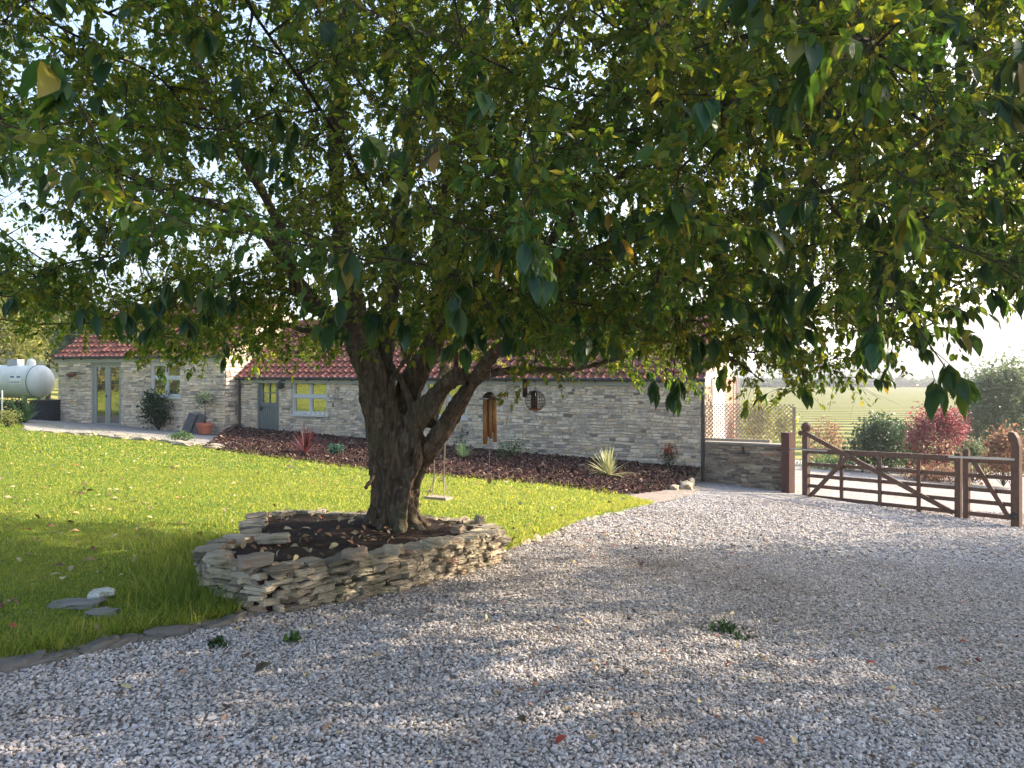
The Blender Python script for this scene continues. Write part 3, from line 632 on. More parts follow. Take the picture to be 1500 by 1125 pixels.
# soil
c = np.array([-1.45, 7.0]); mb = MB(); V = [(*c, gz(*c) + .37)]; n = 64; rings = 10
for rr in range(1, rings + 1):
    for a in range(n):
        tm = a / n * per; x = np.interp(tm, cum, A[:, 0]); y = np.interp(tm, cum, A[:, 1]); f = rr / rings * .98; x = c[0] + (x - c[0]) * f; y = c[1] + (y - c[1]) * f
        V.append((x, y, gz(x, y) + .31 + .06 * (1 - f) + .05 * noise.noise(Vector((x * 3, y * 3, 0)))))
fc = [(0, 1 + a, 1 + (a + 1) % n) for a in range(n)] + [(1 + (rr - 1) * n + a, 1 + rr * n + a, 1 + rr * n + (a + 1) % n, 1 + (rr - 1) * n + (a + 1) % n) for rr in range(1, rings) for a in range(n)]
mb.add(V, fc); mb.build('soil', SOIL, planter, smoothed=True)
# loose capstones: a few countable ones on top
caps = [(375, 822, .17, .10, .06, 'brownish flat capstone at the front left of the planter'), (378, 845, .16, .10, .055, 'mossy block bulging below the front left capstone'), (320, 818, .14, .10, .05, 'dark capstone at the far left corner of the planter'),
        (520, 812, .15, .09, .05, 'smooth grey capstone at the middle of the planter front'), (635, 796, .13, .09, .05, 'brown wedge shaped capstone right of middle'), (702, 762, .07, .06, .06, 'small dark upright stone on the right end of the planter'),
        (672, 776, .09, .07, .05, 'pointed pale stone on the right part of the planter'), (575, 806, .11, .08, .05, 'rounded brown stone lying on the planter front below the trunk'), (400, 790, .2, .12, .045, 'flat lichened slab on the back left of the planter')]
for i, (px, py, a, b, h, lab) in enumerate(caps):
    u = (px - 750) / F; v = (py - 545) / F; d = (CZ - (.37 if i != 1 else .25)) / (v - .0603 * u - .0386); x, y = u * d, d
    tag(rock('capstone', x, y, gz(x, y) + (.375 if i != 1 else .24), a * .62, b * .7, h * .75, r.normal(.6, .3), i, DRYSTONE if i % 3 else BROWNSTONE, r.normal(0, .1)), lab, 'stone', 'loose stones on the planter')

# ------------------------------------------------------------------ the tree
TY = 7.4
def spl(pts, n=10):
    """Catmull-Rom through (x,y,z,r)"""
    P = np.array(pts, float); P = np.vstack([2 * P[0] - P[1], P, 2 * P[-1] - P[-2]]); out = []
    for i in range(1, len(P) - 2):
        for k in range(n):
            t = k / n; a, b, c_, d_ = P[i - 1:i + 3]; out.append(.5 * ((2 * b) + (-a + c_) * t + (2 * a - 5 * b + 4 * c_ - d_) * t * t + (-a + 3 * b - 3 * c_ + d_) * t ** 3))
    out.append(P[-2]); return np.array(out)
def limb(l): # px, py, depth, radius px
    return [(*W(a, b, d), rp / F * d) for a, b, d, rp in l]
limbs = [
 limb([(576, 790, 7.45, 35.9), (577, 765, 7.45, 29.6), (574, 720, 7.42, 25.7), (568, 660, 7.4, 25.7), (557, 600, 7.35, 26.5), (543, 545, 7.3, 24.2), (528, 495, 7.3, 20.3), (512, 430, 7.3, 16.4), (500, 360, 7.3, 14.0), (494, 280, 7.35, 12.5), (492, 190, 7.4, 10.9), (500, 80, 7.4, 9.7), (512, -60, 7.4, 7.0)]),
 limb([(590, 790, 7.5, 23), (592, 740, 7.5, 20), (600, 705, 7.48, 16), (618, 672, 7.4, 14.5), (645, 632, 7.3, 13.5), (670, 595, 7.2, 12.5), (692, 560, 7.1, 11), (715, 528, 6.95, 9), (748, 498, 6.8, 7), (800, 478, 6.6, 6), (880, 470, 6.5, 4.5)]),
 limb([(588, 700, 7.35, 16), (594, 660, 7.32, 16), (604, 628, 7.28, 15.5), (625, 596, 7.2, 15), (648, 570, 7.1, 13.5), (672, 552, 7.0, 12), (680, 549, 6.97, 11)]),
 limb([(680, 575, 7.15, 7), (705, 552, 7.1, 7), (740, 544, 7.0, 6), (790, 541, 6.95, 5), (840, 541, 6.9, 4), (920, 522, 6.8, 3)]),
 limb([(583, 700, 7.5, 19), (586, 640, 7.5, 18.5), (596, 585, 7.5, 17.5), (616, 535, 7.5, 16), (636, 495, 7.55, 14), (645, 445, 7.65, 11.5), (642, 380, 7.75, 10), (652, 280, 7.9, 8.5), (690, 120, 8.0, 7), (720, -40, 8.0, 5.5)]),
 limb([(560, 600, 7.4, 17.2), (563, 540, 7.5, 14.0), (568, 470, 7.6, 11.7), (575, 400, 7.6, 10.9), (586, 310, 7.6, 11.4), (600, 230, 7.6, 10.6), (606, 150, 7.6, 8.8), (600, 40, 7.5, 7.0), (590, -80, 7.5, 5.3)]),
 limb([(535, 520, 7.3, 14.0), (505, 478, 7.15, 11.7), (462, 448, 7.0, 11.4), (432, 408, 6.9, 10.6), (418, 360, 6.85, 8.8), (395, 300, 6.8, 7.0), (350, 220, 6.7, 6.2), (300, 120, 6.6, 5.3), (250, 0, 6.5, 4.4)]),
 limb([(432, 408, 6.9, 7.9), (385, 340, 6.9, 7.9), (340, 310, 6.8, 6.2), (280, 290, 6.7, 4.4), (180, 250, 6.5, 3.5)]),
 limb([(462, 448, 7.0, 5.3), (420, 425, 7.3, 4.4), (350, 415, 7.8, 4.0), (280, 430, 8.2, 3.5), (200, 440, 8.6, 2.6)]),
 limb([(510, 480, 7.3, 5.3), (455, 485, 7.9, 4.4), (390, 470, 8.6, 4.0), (310, 480, 9.2, 3.1), (230, 500, 9.6, 2.2)]),
 limb([(648, 480, 7.6, 10.6), (672, 466, 7.4, 10.6), (710, 452, 7.2, 9.7), (750, 430, 7.0, 7.9), (820, 390, 6.7, 7.0), (920, 350, 6.4, 6.2), (1040, 330, 6.1, 5.3), (1180, 290, 5.9, 4.4), (1330, 240, 5.7, 3.5), (1480, 200, 5.6, 2.6)]),
 limb([(640, 350, 7.8, 7.0), (720, 290, 7.6, 7.0), (820, 200, 7.2, 7.0), (900, 120, 6.8, 7.0), (980, 40, 6.4, 6.2), (1060, -60, 6, 5.3)]),
 limb([(750, 430, 7.0, 6.2), (850, 300, 6.4, 6.2), (1000, 210, 5.8, 5.7), (1120, 150, 5.3, 5.3), (1200, 80, 5.0, 5.3), (1260, 0, 4.8, 4.8), (1340, -80, 4.6, 4.4)]),
 limb([(820, 200, 7.2, 5.3), (960, 120, 6.8, 5.3), (1130, 40, 6.5, 4.8), (1300, 18, 6.3, 4.4), (1500, -10, 6.0, 3.5)]),
 limb([(690, 563, 7.1, 7.9), (720, 520, 6.9, 7.9), (770, 490, 6.6, 7.0), (850, 470, 6.2, 5.3), (950, 480, 5.8, 4.4), (1060, 520, 5.5, 3.5), (1120, 560, 5.4, 2.2)]),
 limb([(628, 620, 7.35, 10.6), (640, 590, 7.9, 10.6), (648, 560, 8.6, 8.8), (660, 520, 9.2, 7.0), (700, 470, 9.6, 5.3), (760, 420, 9.8, 3.5)]),
 limb([(600, 700, 7.25, 7.9), (590, 735, 7.25, 7.9), (585, 785, 7.2, 9.7)]),
 limb([(600, 700, 7.25, 7.5), (612, 675, 7.2, 6.6), (608, 630, 7.2, 6.2), (600, 590, 7.25, 5.7), (586, 555, 7.3, 4.4), (572, 530, 7.35, 3.5)]),
 limb([(553, 690, 7.1, 3.1), (546, 700, 7.0, 3.1), (535, 716, 6.95, 3.5)]), limb([(556, 640, 7.1, 2.6), (550, 665, 7.1, 3.1), (548, 700, 7.05, 3.1), (545, 730, 7.1, 3.5), (550, 780, 7.3, 4.4)]),
 limb([(590, 640, 7.3, 6.2), (575, 560, 7.2, 4.4), (610, 500, 7.0, 3.5), (590, 430, 6.9, 3.5), (560, 350, 6.6, 2.6), (540, 280, 6.2, 2.2)]),
 limb([(612, 560, 7.5, 5.3), (590, 500, 7.7, 4.4), (612, 440, 7.9, 4.0), (600, 380, 8.1, 3.5), (560, 300, 8.4, 2.6)]),
 limb([(630, 505, 7.6, 4.4), (665, 420, 7.3, 4.4), (690, 340, 7.0, 3.5), (740, 250, 6.6, 3.5), (790, 130, 6.2, 2.6)]),
]
splines = [spl(l, 8) for l in limbs]
# space colonisation from the limbs
n_attr = 16000
def in_crown(P):
    x, y, z = P.T; rr = np.sqrt(((x - .1) / 7.4) ** 2 + ((y - 6.1) / np.where(y > 6.1, 3.65, 4.3)) ** 2)
    topz = 1.9 + 5.2 * np.sqrt(np.clip(1 - rr ** 2, 0, 1))
    nz = np.array([noise.noise(Vector((a * .55, b * .55, 0))) for a, b in zip(x, y)])
    nz2 = np.array([noise.noise(Vector((a * 1.7, b * 1.7, 4))) for a, b in zip(x, y)])
    lowz = 1.80 + .35 * nz + .3 * nz2 - .42 * np.exp(-((x - 2.25) ** 2 / .8 + (y - 6.5) ** 2 / 3)) + .25 * smooth_np(7.5, 9.5, y) * 0 - .30 * np.exp(-((x + 3.0) ** 2 / .7 + (y - 8.5) ** 2 / 3)) + .42 * smooth_np(2.5, 3.5, x) + .1 * smooth_np(-1.5, -3, x) + .55 * smooth_np(4.8, 3.8, y) * smooth_np(-1.0, -1.6, x) + .25 * smooth_np(-3.0, -3.6, x) * smooth_np(8.5, 6, y) - .30 * np.exp(-((x - 1.4) ** 2 / 2.0 + (y - 9.0) ** 2 / .8)) - .12 * np.exp(-((x + 3.2) ** 2 / .5 + (y - 9.0) ** 2 / .8))
    # open room under the crown around the stem
    rt = np.sqrt((x + 1) ** 2 + (y - 7.3) ** 2); lowz = np.maximum(lowz, 3.0 - rt * .9)
    near = np.sqrt(x ** 2 + y ** 2 + (z - 1.6) ** 2)
    clump = np.array([noise.noise(Vector((a * .9, b * .9, c * .9))) for a, b, c in P])
    thin_ = np.exp(-((z - 2.75) / .5) ** 2) * smooth_np(-1.4, -2.6, x) * .62 + np.exp(-((z - 2.3) / .55) ** 2) * smooth_np(2.4, 3.6, x) * .7
    hol = ((x + 1.45) / 1.0) ** 2 + ((y - 5.3) / 2.2) ** 2 + ((z - 2.65) / 1.0) ** 2 < 1; clump = clump - hol * (rng.random(len(x)) < .8) * 2
    clump = clump - thin_ * (rng.random(len(x)) < .85) * .9
    return (rr < 1) & (z > lowz) & (z < topz) & (near > 2.5) & (clump > -.18)
def smooth_np(a, b, t): t = np.clip((t - a) / (b - a), 0, 1); return t * t * (3 - 2 * t)
att = []
while len(att) < n_attr:
    P = np.stack([rng.uniform(-7.4, 7.6, 8000), rng.uniform(1.8, 10.5, 8000), rng.uniform(1.3, 7.2, 8000)], 1)
    P = P[in_crown(P)]
    keep = (np.abs(P[:, 0]) < P[:, 1] * .75 + .6) & (P[:, 2] < 1.6 + P[:, 1] * .56 + .8) | (rng.random(len(P)) < .25)   # outside the view: thinner
    att.extend(P[keep])
att = np.array(att[:n_attr])
nodes = []; parent = []; fixed_r = []; 
for s_ in splines:
    st = 0
    for i, p in enumerate(s_):
        if i % 2 and i != len(s_) - 1: continue
        nodes.append(p[:3]); parent.append(len(nodes) - 2 if st else -1); fixed_r.append(p[3]); st = 1
nodes = np.array(nodes); nfix = len(nodes)
npos = list(nodes); nd = np.full(len(att), 1e9); ni = np.zeros(len(att), int)
def upd(start, arr):
    global nd, ni
    for s0 in range(0, len(arr), 400):
        blk = arr[s0:s0 + 400]; D = np.linalg.norm(att[:, None] - blk[None], axis=2); m_ = D.min(1); am = D.argmin(1) + start + s0; q = m_ < nd; nd[q] = m_[q]; ni[q] = am[q]
ok = nodes[:, 2] > 1.75
tmpn = nodes.copy(); tmpn[~ok] = 1e6; upd(0, tmpn)
STEP, KILL, INFL = .20, .28, 3.2
for it in range(70):
    act = nd < INFL
    if act.sum() < 5: break
    ids = ni[act]; D = att[act] - np.array(npos)[ids]; D /= np.linalg.norm(D, axis=1)[:, None]
    acc = {}
    for k_, v_ in zip(ids, D): acc.setdefault(k_, []).append(v_)
    new = []
    for k_, vs in acc.items():
        v_ = np.sum(vs, 0) + rng.normal(0, .28, 3); v_ /= np.linalg.norm(v_) + 1e-9; v_[2] -= .06
        new.append(npos[k_] + v_ * STEP); parent.append(k_); fixed_r.append(0)
    st = len(npos); npos.extend(new); upd(st, np.array(new))
    k2 = nd > KILL; att, nd, ni = att[k2], nd[k2], ni[k2]
    if len(att) == 0: break
NP = np.array(npos); par = np.array(parent); nn = len(NP)
rad = np.zeros(nn); cnt = np.zeros(nn)
for i in range(nn - 1, nfix - 1, -1):
    rad[i] = max(rad[i], 1e-9); r2 = rad[i] ** (1 / 1.0) if False else rad[i]
    if cnt[i] == 0: rad[i] = .0000001; acc_ = .0032 ** 2.3
    else: acc_ = cnt[i]
    rad[i] = min(acc_ ** (1 / 2.3), .045); 
    if par[i] >= nfix: cnt[par[i]] += acc_
import sys; print('tree nodes', nn, 'fixed', nfix, file=sys.stderr)
tree = thing('cherry_tree', 'old multi stemmed tree with a broad dense crown rising from the stone planter', 'tree', (-1.13, 7.45, gz(-1.1, 7.4) + .3))
mb = MB()
for i, s_ in enumerate(splines):
    dens = np.vstack([s_[0], s_]); q = spl([tuple(p) for p in s_[::2]] + ([tuple(s_[-1])] if len(s_) % 2 == 0 else []), 4)
    big = q[0, 3] > .05; mb.tube(q[:, :3], np.maximum(q[:, 3], .006), 20 if big else 9, rough=.30 if big else .15, seed=i * 3.1)
# root flare
for k in range(9):
    a = k * .7 + .2; x0, y0 = -1.13 + .12 * math.cos(a), 7.45 + .12 * math.sin(a); x1, y1 = -1.13 + .33 * math.cos(a), 7.45 + .33 * math.sin(a)
    zb = gz(-1.1, 7.4) + .3; mb.tube(spl([(x0, y0, zb + .42, .07), ((x0 + x1) / 2 - .02, (y0 + y1) / 2, zb + .12, .07), (x1, y1, zb - .02, .04), (x1 * 1.05 + .06, y1, zb - .1, .02)], 5)[:, :3], [.05] * 5 + [.05] * 5 + [.04] * 5 + [.02], 8, rough=.3, seed=k)
trunk = mb.build('trunk', BARK, tree, smoothed=True)
rm = trunk.modifiers.new('merge', 'REMESH'); rm.mode = 'VOXEL'; rm.voxel_size = .014; rm.use_smooth_shade = True
dt = bpy.data.textures.new('bark_relief', 'CLOUDS'); dt.noise_scale = .05; dt.noise_depth = 3
dp = trunk.modifiers.new('relief', 'DISPLACE'); dp.texture = dt; dp.strength = .035; dp.mid_level = .5
# branches
mb = MB()
kids = np.zeros(nn, int)
for i in range(nfix, nn): kids[par[i]] += 1
for i in range(nfix, nn):
    p = par[i]; rp = rad[p] if p >= nfix else min(rad[i] * 1.3, fixed_r[p] if fixed_r[p] else rad[i])
    a, b = NP[p], NP[i]; sd_ = 6 if rad[i] > .012 else (4 if rad[i] > .005 else 3)
    mb.tube([a, b + (b - a) * .04], [max(rp, rad[i]), rad[i]], sd_, cap=False)
# twigs + leaves
thin = np.where((rad < .011) & (np.arange(nn) >= nfix))[0]
def run_twigs(src, per, ln, nleaf, droop):
    idx = np.repeat(src, per); n = len(idx); dirp = NP[idx] - NP[par[idx]]; dirp /= np.linalg.norm(dirp, axis=1)[:, None] + 1e-9
    d = dirp * .7 + rng.normal(0, .65, (n, 3)); d[:, 2] -= droop; d /= np.linalg.norm(d, axis=1)[:, None]; l = ln * rng.uniform(.5, 1.3, n)
    st = NP[idx] - dirp * rng.uniform(0, STEP, n)[:, None]; return idx, st, d, l
idx, st, d, l = run_twigs(thin, 4, .27, 8, .15)
q3 = np.array([(math.cos(a), math.sin(a)) for a in (0, 2.1, 4.2)])
def fast_twigs(mb, st, en, r):
    n = len(st); d = en - st; Rm = frames(d, np.tile((.3, .2, 1.), (n, 1))); Ln = np.linalg.norm(d, axis=1)
    tv = np.array([(x, 0, z) for x, z in q3] + [(x * .5, 1, z * .5) for x, z in q3]); scatter(mb, tv, [(0, 1, 4, 3), (1, 2, 5, 4), (2, 0, 3, 5)], st, Rm, np.stack([np.full(n, r), Ln, np.full(n, r)], 1))
fast_twigs(mb, st, st + d * l[:, None], .0018)
mb_br = mb
# bare fine shoots: short tangled ones and a few long ones that hang
idx2, st2, d2, l2 = run_twigs(thin, 3, .34, 0, -.1); mid2 = st2 + d2 * l2[:, None] * .5 + rng.normal(0, .02, (len(st2), 3)); fast_twigs(mb, st2, mid2, .0019); fast_twigs(mb, mid2, st2 + d2 * l2[:, None] + rng.normal(0, .05, (len(st2), 3)), .0012)
for i_ in rng.choice(thin, 60, replace=False):
    p_ = NP[i_].copy(); 
    if p_[2] < 2.6 or np.linalg.norm(p_ - (0, 0, 1.6)) < 3: continue
    q_ = [p_.copy()]
    for k_ in range(6): p_ = p_ + np.array([rng.normal(0, .02), rng.normal(0, .02), -.14]); q_.append(p_.copy())
    mb.tube(np.array(q_), .0018, 3, cap=False)
leafS = np.array([(0, 0, 0), (-.26, .28, .03), (-.22, .68, .0), (0, 1, -.12), (.22, .68, .0), (.26, .28, .03), ]); leafSf = [(0, 3, 2, 1), (0, 5, 4, 3)]
leafB = np.array([(0, 0, 0), (0, .4, -.03), (0, .75, -.10), (0, 1.05, -.22), (-.21, .3, .05), (-.215, .62, .01), (.21, .3, .05), (.215, .62, .01), (-.09, .9, -.11), (.09, .9, -.11)])
leafBf = [(0, 1, 4), (1, 2, 5, 4), (2, 3, 8, 5), (0, 6, 1), (1, 6, 7, 2), (2, 7, 9, 3)]
mb = MB()
def place_leaves(mb, st, d, l, k, size, droopz, tv, tf, tmin=.15):
    n = len(st); t = rng.uniform(tmin, 1.05, (n, k)); P = st[:, None] + d[:, None] * (l[:, None] * t)[..., None] + rng.normal(0, .012, (n, k, 3)); P = P.reshape(-1, 3)
    m_ = len(P); dd = np.repeat(d, k, 0) * .5 + rng.normal(0, .6, (m_, 3)); dd[:, 2] -= droopz; up = rng.normal(0, .45, (m_, 3)) + np.array([0, 0, 1.])
    s_ = size * rng.lognormal(0, .22, m_); scatter(mb, tv, tf, P, frames(dd, up), s_)
dist = np.linalg.norm(st - np.array([0, 0, 1.6]), axis=1)
dn = np.array([noise.noise(Vector((a * .8 + 9, b * .8, c * .8))) for a, b, c in st])
for lo_, hi_, kk in ((-2, -.25, 6), (-.25, .0, 14), (.0, 2, 20)):
    q = (dn >= lo_) & (dn < hi_); place_leaves(mb, st[q], d[q], l[q], kk, .045, .35, leafS, leafSf)
tag(mb.build('crown', SMALL, tree), 'small green and yellowing leaves through the whole crown')
# big drooping cherry leaves: whorls at outer tips, mostly on the near and lower side
tips = np.where((kids == 0) & (np.arange(nn) >= nfix))[0]
pr = .40 + .5 * (NP[tips][:, 0] > 1.0) + .45 * (NP[tips][:, 1] < 5.5)
tips = tips[rng.random(len(tips)) < pr]
extra_ = thin[(NP[thin][:, 1] < 6.4) & ((NP[thin][:, 0] > .6) | (NP[thin][:, 2] < 2.5)) & (rng.random(len(thin)) < .33)]; tips = np.concatenate([tips, extra_])
tips = tips[~((np.abs(NP[tips][:, 0] + .1) < .35) & (NP[tips][:, 1] > 3.6) & (NP[tips][:, 1] < 7.5) & (NP[tips][:, 2] < 1.95))]
mb = MB(); n = len(tips); st = NP[tips]; dirp = NP[tips] - NP[par[tips]]; dirp /= np.linalg.norm(dirp, axis=1)[:, None]; d = dirp + rng.normal(0, .3, (n, 3)); d[:, 2] -= .25; d /= np.linalg.norm(d, axis=1)[:, None]; l = rng.uniform(.12, .3, n)
fast_twigs(mb_br, st, st + d * l[:, None], .0025)
def whorl(mb, base, d, l, k, size):
    n = len(base); t = rng.uniform(.45, 1.0, (n, k)); P = (base[:, None] + d[:, None] * (l[:, None] * t)[..., None]).reshape(-1, 3); m_ = len(P)
    side = rng.normal(0, 1, (m_, 3)); side[:, 2] *= .2; side /= np.linalg.norm(side, axis=1)[:, None]
    dd = side * .7 + np.repeat(d, k, 0) * .45; dd[:, 2] -= 1.0; up = side + np.array([0, 0, .8]) + rng.normal(0, .25, (m_, 3)); s_ = size * rng.lognormal(0, .18, m_)
    scatter(mb, leafB, leafBf, P, frames(dd, up), s_)
whorl(mb, st, d, l, 7, .108)
# leafy sprays hanging towards the drive and the lawn
SPR = [(540, 440, 4.6), (492, 466, 4.9), (660, 420, 4.8), (690, 470, 4.6), (672, 500, 4.8), (765, 480, 4.7), (856, 485, 4.6), (560, 380, 5.0), (640, 300, 5.2), (420, 195, 4.6), (250, 405, 4.6), (305, 418, 4.5), (170, 450, 4.4), (400, 215, 4.4), (980, 410, 4.5), (1070, 430, 4.5),
       (1120, 470, 4.6), (985, 560, 4.7), (930, 330, 4.7), (1180, 290, 4.2), (1240, 330, 4.1), (1300, 380, 4.0), (1340, 450, 3.9), (1300, 300, 3.8), (1390, 545, 3.1), (1200, 180, 4.4), (1370, 190, 4.0), (1440, 330, 3.9), (1100, 250, 4.7), (880, 480, 4.9), (1000, 480, 4.8), (860, 400, 4.9), (1050, 150, 4.6), (1150, 400, 4.3), (1420, 150, 4.2), (1020, 60, 4.9)]
old = NP[(np.arange(nn) >= nfix)]
sp0, sp1 = [], []
for a_ in SPR:
    e_ = np.array(W(*a_)); D_ = np.linalg.norm(old - (e_ + (0, .1, .25)), axis=1); s0_ = old[np.argmin(D_)]
    mid_ = s0_ * .45 + e_ * .55 + (rng.normal(0, .04), rng.normal(0, .04), .07); mb_br.tube(np.array([s0_, mid_, e_]), [.005, .004, .003], 4, cap=False)
    for q_ in range(3): o_ = rng.normal(0, .06, 3); sp0.append(e_ + o_ * (q_ > 0)); v_ = (e_ - mid_) / np.linalg.norm(e_ - mid_) * .5 + rng.normal(0, .45, 3); v_[2] -= .1; sp1.append(v_ / np.linalg.norm(v_))
sp0, sp1 = np.array(sp0), np.array(sp1); whorl(mb, sp0, sp1, np.full(len(sp0), .10), 6, .118); fast_twigs(mb_br, sp0, sp0 + sp1 * .10, .002)
tag(mb.build('crown', BIG, tree, smoothed=True), 'large dark drooping leaves in clusters at the branch tips')
mb_br.build('branches', TWIG, tree)

# ------------------------------------------------------------------ things hanging in the tree
swing = thing('rope_swing', 'small wooden plank swing on two ropes behind the trunk', 'swing', (*W(642, 730, 9.0)[:2], W(642, 730, 9.0)[2]))
cx, cy, cz_ = W(642, 729, 9.0); seat_w = .15
mb = MB(); Ms = Matrix.Translation((cx, cy, cz_)) @ Matrix.Rotation(R(-28), 4, 'Z'); mb.box(-seat_w, seat_w, -.075, .075, -.014, .014, Ms); mb.build('seat', PALEW, swing)
for sgn, px in ((-1, 637), (1, 655)):
    top_ = np.array(W(px, 560, 8.7)); kn = np.array(W(px - 1 if sgn < 0 else px - 5, 703, 9.0)); mb = MB(); mb.tube([top_, kn], .008, 6); mb.tube([kn + (0, 0, .03), kn - (0, 0, .02)], .016, 6)
    for e in (-1, 1):
        c_ = Ms @ Vector((sgn * seat_w * .85, e * .06, 0)); mb.tube([kn, tuple(c_)], .006, 6)
    mb.build('rope', ROPE, swing)
mb = MB(); q = np.array(W(656, 634, 9.0)); mb.box(q[0] - .03, q[0] + .03, q[1] - .02, q[1] + .02, q[2] - .045, q[2] + .045); mb.build('sleeve', REDP, swing)

ch = thing('wind_chime', 'bamboo wind chime with a coconut cap hanging right of the trunk', 'wind chime', W(717, 575, 6.9))
X, Y, Z = W(717, 583, 6.9); pxm = 6.9 / F
mb = MB(); mb.lathe([(0, 9 * pxm), (4 * pxm, 8.4 * pxm), (8 * pxm, 5 * pxm), (10.5 * pxm, 0), (9.5 * pxm, -1 * pxm), (7 * pxm, 3 * pxm), (0, 6 * pxm)], M=np.array(Matrix.Translation((X, Y, Z)) @ Matrix.Rotation(R(10), 4, 'Y')), sides=20); mb.build('cap', DARKW, ch, smoothed=True)
for i, (ox, oy, z1_, r_) in enumerate(((-6, -3, 650, 3.6), (0, 3, 628, 2.6), (2, -4, 642, 2.8), (7, -2, 633, 3.2), (8, 3, 648, 2.8), (-2, 4, 640, 2.8))):
    zt_ = Z - .01; zb_ = CZ - (z1_ - 545) * pxm; x_, y_ = X + ox * pxm, Y + oy * pxm; zm = zt_ + (zb_ - zt_) * .42
    mb = MB(); mb.lathe([(r_ * pxm * .7, 0), (r_ * pxm, 0), (r_ * pxm, zm - zt_), (r_ * pxm * 1.06, zm - zt_ - .005), (r_ * pxm, zm - zt_ - .01), (r_ * pxm * .97, zb_ - zt_), (r_ * pxm * .7, zb_ - zt_ + .01), (r_ * pxm * .7, 0)], center=(x_, y_, zt_), sides=12); mb.build('chime_tube', BAMBOO, ch, smoothed=True)
mb = MB(); mb.tube([(X, Y, Z), (X, Y, CZ - (700 - 545) * pxm)], .0015, 4); mb.tube([(X, Y, Z + .05), (X + .01, Y, CZ - (541 - 545) * pxm)], .002, 4); mb.build('cord', ROPE, ch)
mb = MB(); tv, tf = ico(2); scatter(mb, tv, tf, np.array([[X, Y, CZ - (703 - 545) * pxm]]), np.eye(3)[None], np.array([[.021, .006, .036]])); mb.build('wind_catcher', BAMBOO, ch, smoothed=True)

fd = thing('bird_feeder', 'globe shaped wire bird feeder with a dark inner tube', 'bird feeder', W(783, 588, 6.9))
X, Y, Z = W(784, 587, 6.9); Rr = 15 * pxm; mb = MB()
for k in range(14):
    a = k / 14 * math.pi; mb.tube([(X + Rr * math.cos(a) * math.cos(t), Y + Rr * math.sin(a) * math.cos(t), Z + Rr * math.sin(t)) for t in np.linspace(0, 2 * math.pi, 25)], .0016, 4, cap=False)
for t in np.linspace(-1.2, 1.2, 9):
    mb.tube([(X + Rr * math.cos(t) * math.cos(a), Y + Rr * math.cos(t) * math.sin(a), Z + Rr * math.sin(t)) for a in np.linspace(0, 2 * math.pi, 25)], .0015, 4, cap=False)
mb.build('cage', STEEL, fd)
mb = MB(); mb.lathe([(0, .085), (.02, .085), (.03, .07), (.03, -.07), (.022, -.08), (0, -.08)], center=(X - .01, Y, Z), sides=12); mb.build('seed_tube', DARKW, fd, smoothed=True)
mb = MB(); mb.lathe([(0, -.086), (.055, -.084), (.06, -.07), (0, -.074)], center=(X, Y, Z), sides=16); mb.build('tray', mat('tray', (.30, .10, .05), .6), fd, smoothed=True)
mb = MB(); mb.tube([(X, Y, Z + Rr), (X + .005, Y, CZ - (543 - 545) * pxm)], .002, 5); mb.tube([(X + .012 * math.cos(a), Y, Z + Rr + .012 + .012 * math.sin(a)) for a in np.linspace(0, 6.28, 12)], .002, 4); mb.build('hook', STEEL, fd)
for i, (px, y0, y1, d_, lab) in enumerate(((769, 556, 582, 7.0, 'short wooden tube feeder hanging just left of the globe feeder'), (668, 517, 543, 7.3, 'short wooden tube feeder hanging between the right hand stems'))):
    f2 = thing('tube_feeder', lab, 'bird feeder', W(px, y0, d_), group='short tube feeders'); a_ = np.array(W(px, y0, d_)); b_2 = np.array(W(px, y1, d_)); mb = MB(); rr = 3.6 / F * d_
    mb.lathe([(0, 0), (rr * .8, 0), (rr, -.008), (rr, b_2[2] - a_[2] + .01), (rr * .8, b_2[2] - a_[2]), (0, b_2[2] - a_[2])], center=tuple(a_), sides=10); mb.build('tube', DARKW if i == 0 else GATEW, f2)
    mb = MB(); mb.tube([a_, a_ + (0.0, 0, .10 if i == 0 else .2)], .002, 4); mb.build('cord', ROPE, f2)
    mb = MB(); mb.lathe([(0, .012), (rr * 1.4, .004), (rr * 1.4, -.004), (0, -.004)], center=tuple(a_), sides=10); mb.build('cap', DARKW, f2)

# ------------------------------------------------------------------ plants
def straps(name, label, x, y, z, n, ln, wd, m, cat='plant', stiff=.5, spread=1.0, up=.3):
    mb = MB(); r = np.random.default_rng(int(abs(x * 100 + y * 10)))
    for i in range(n):
        a = r.uniform(0, 6.28); el = r.uniform(up, 1.5); l = ln * r.uniform(.7, 1.1); p = np.array([0, 0, 0.]); dirv = np.array([math.cos(a) * math.cos(el) * spread, math.sin(a) * math.cos(el) * spread, math.sin(el)]); dirv /= np.linalg.norm(dirv)
        side = np.array([-math.sin(a), math.cos(a), 0]); rows = []; k = 7
        for j in range(k + 1):
            t = j / k; wv = wd * (.55 + .9 * t * (1 - t) * 2) * (1 - t ** 3) + .0015; rows += [p - side * wv / 2, p + side * wv / 2]; dv = dirv.copy(); dv[2] -= (1 - stiff) * t * t * 2.2 * math.cos(el) ; dv /= np.linalg.norm(dv); p = p + dv * l / k
        mb.add(np.array(rows) + (x, y, z), np.array([(2 * j, 2 * j + 1, 2 * j + 3, 2 * j + 2) for j in range(k)]))
    o = mb.build(name, m); return tag(o, label, cat)
def lm(name, a, b, tr=.35, ta=None, tb=None): return leaf_mat(name, [(0, a), (1, b)], [(0, ta or tuple(min(1, v * 3) for v in a)), (1, tb or tuple(min(1, v * 2.4) for v in b))], tr=tr)
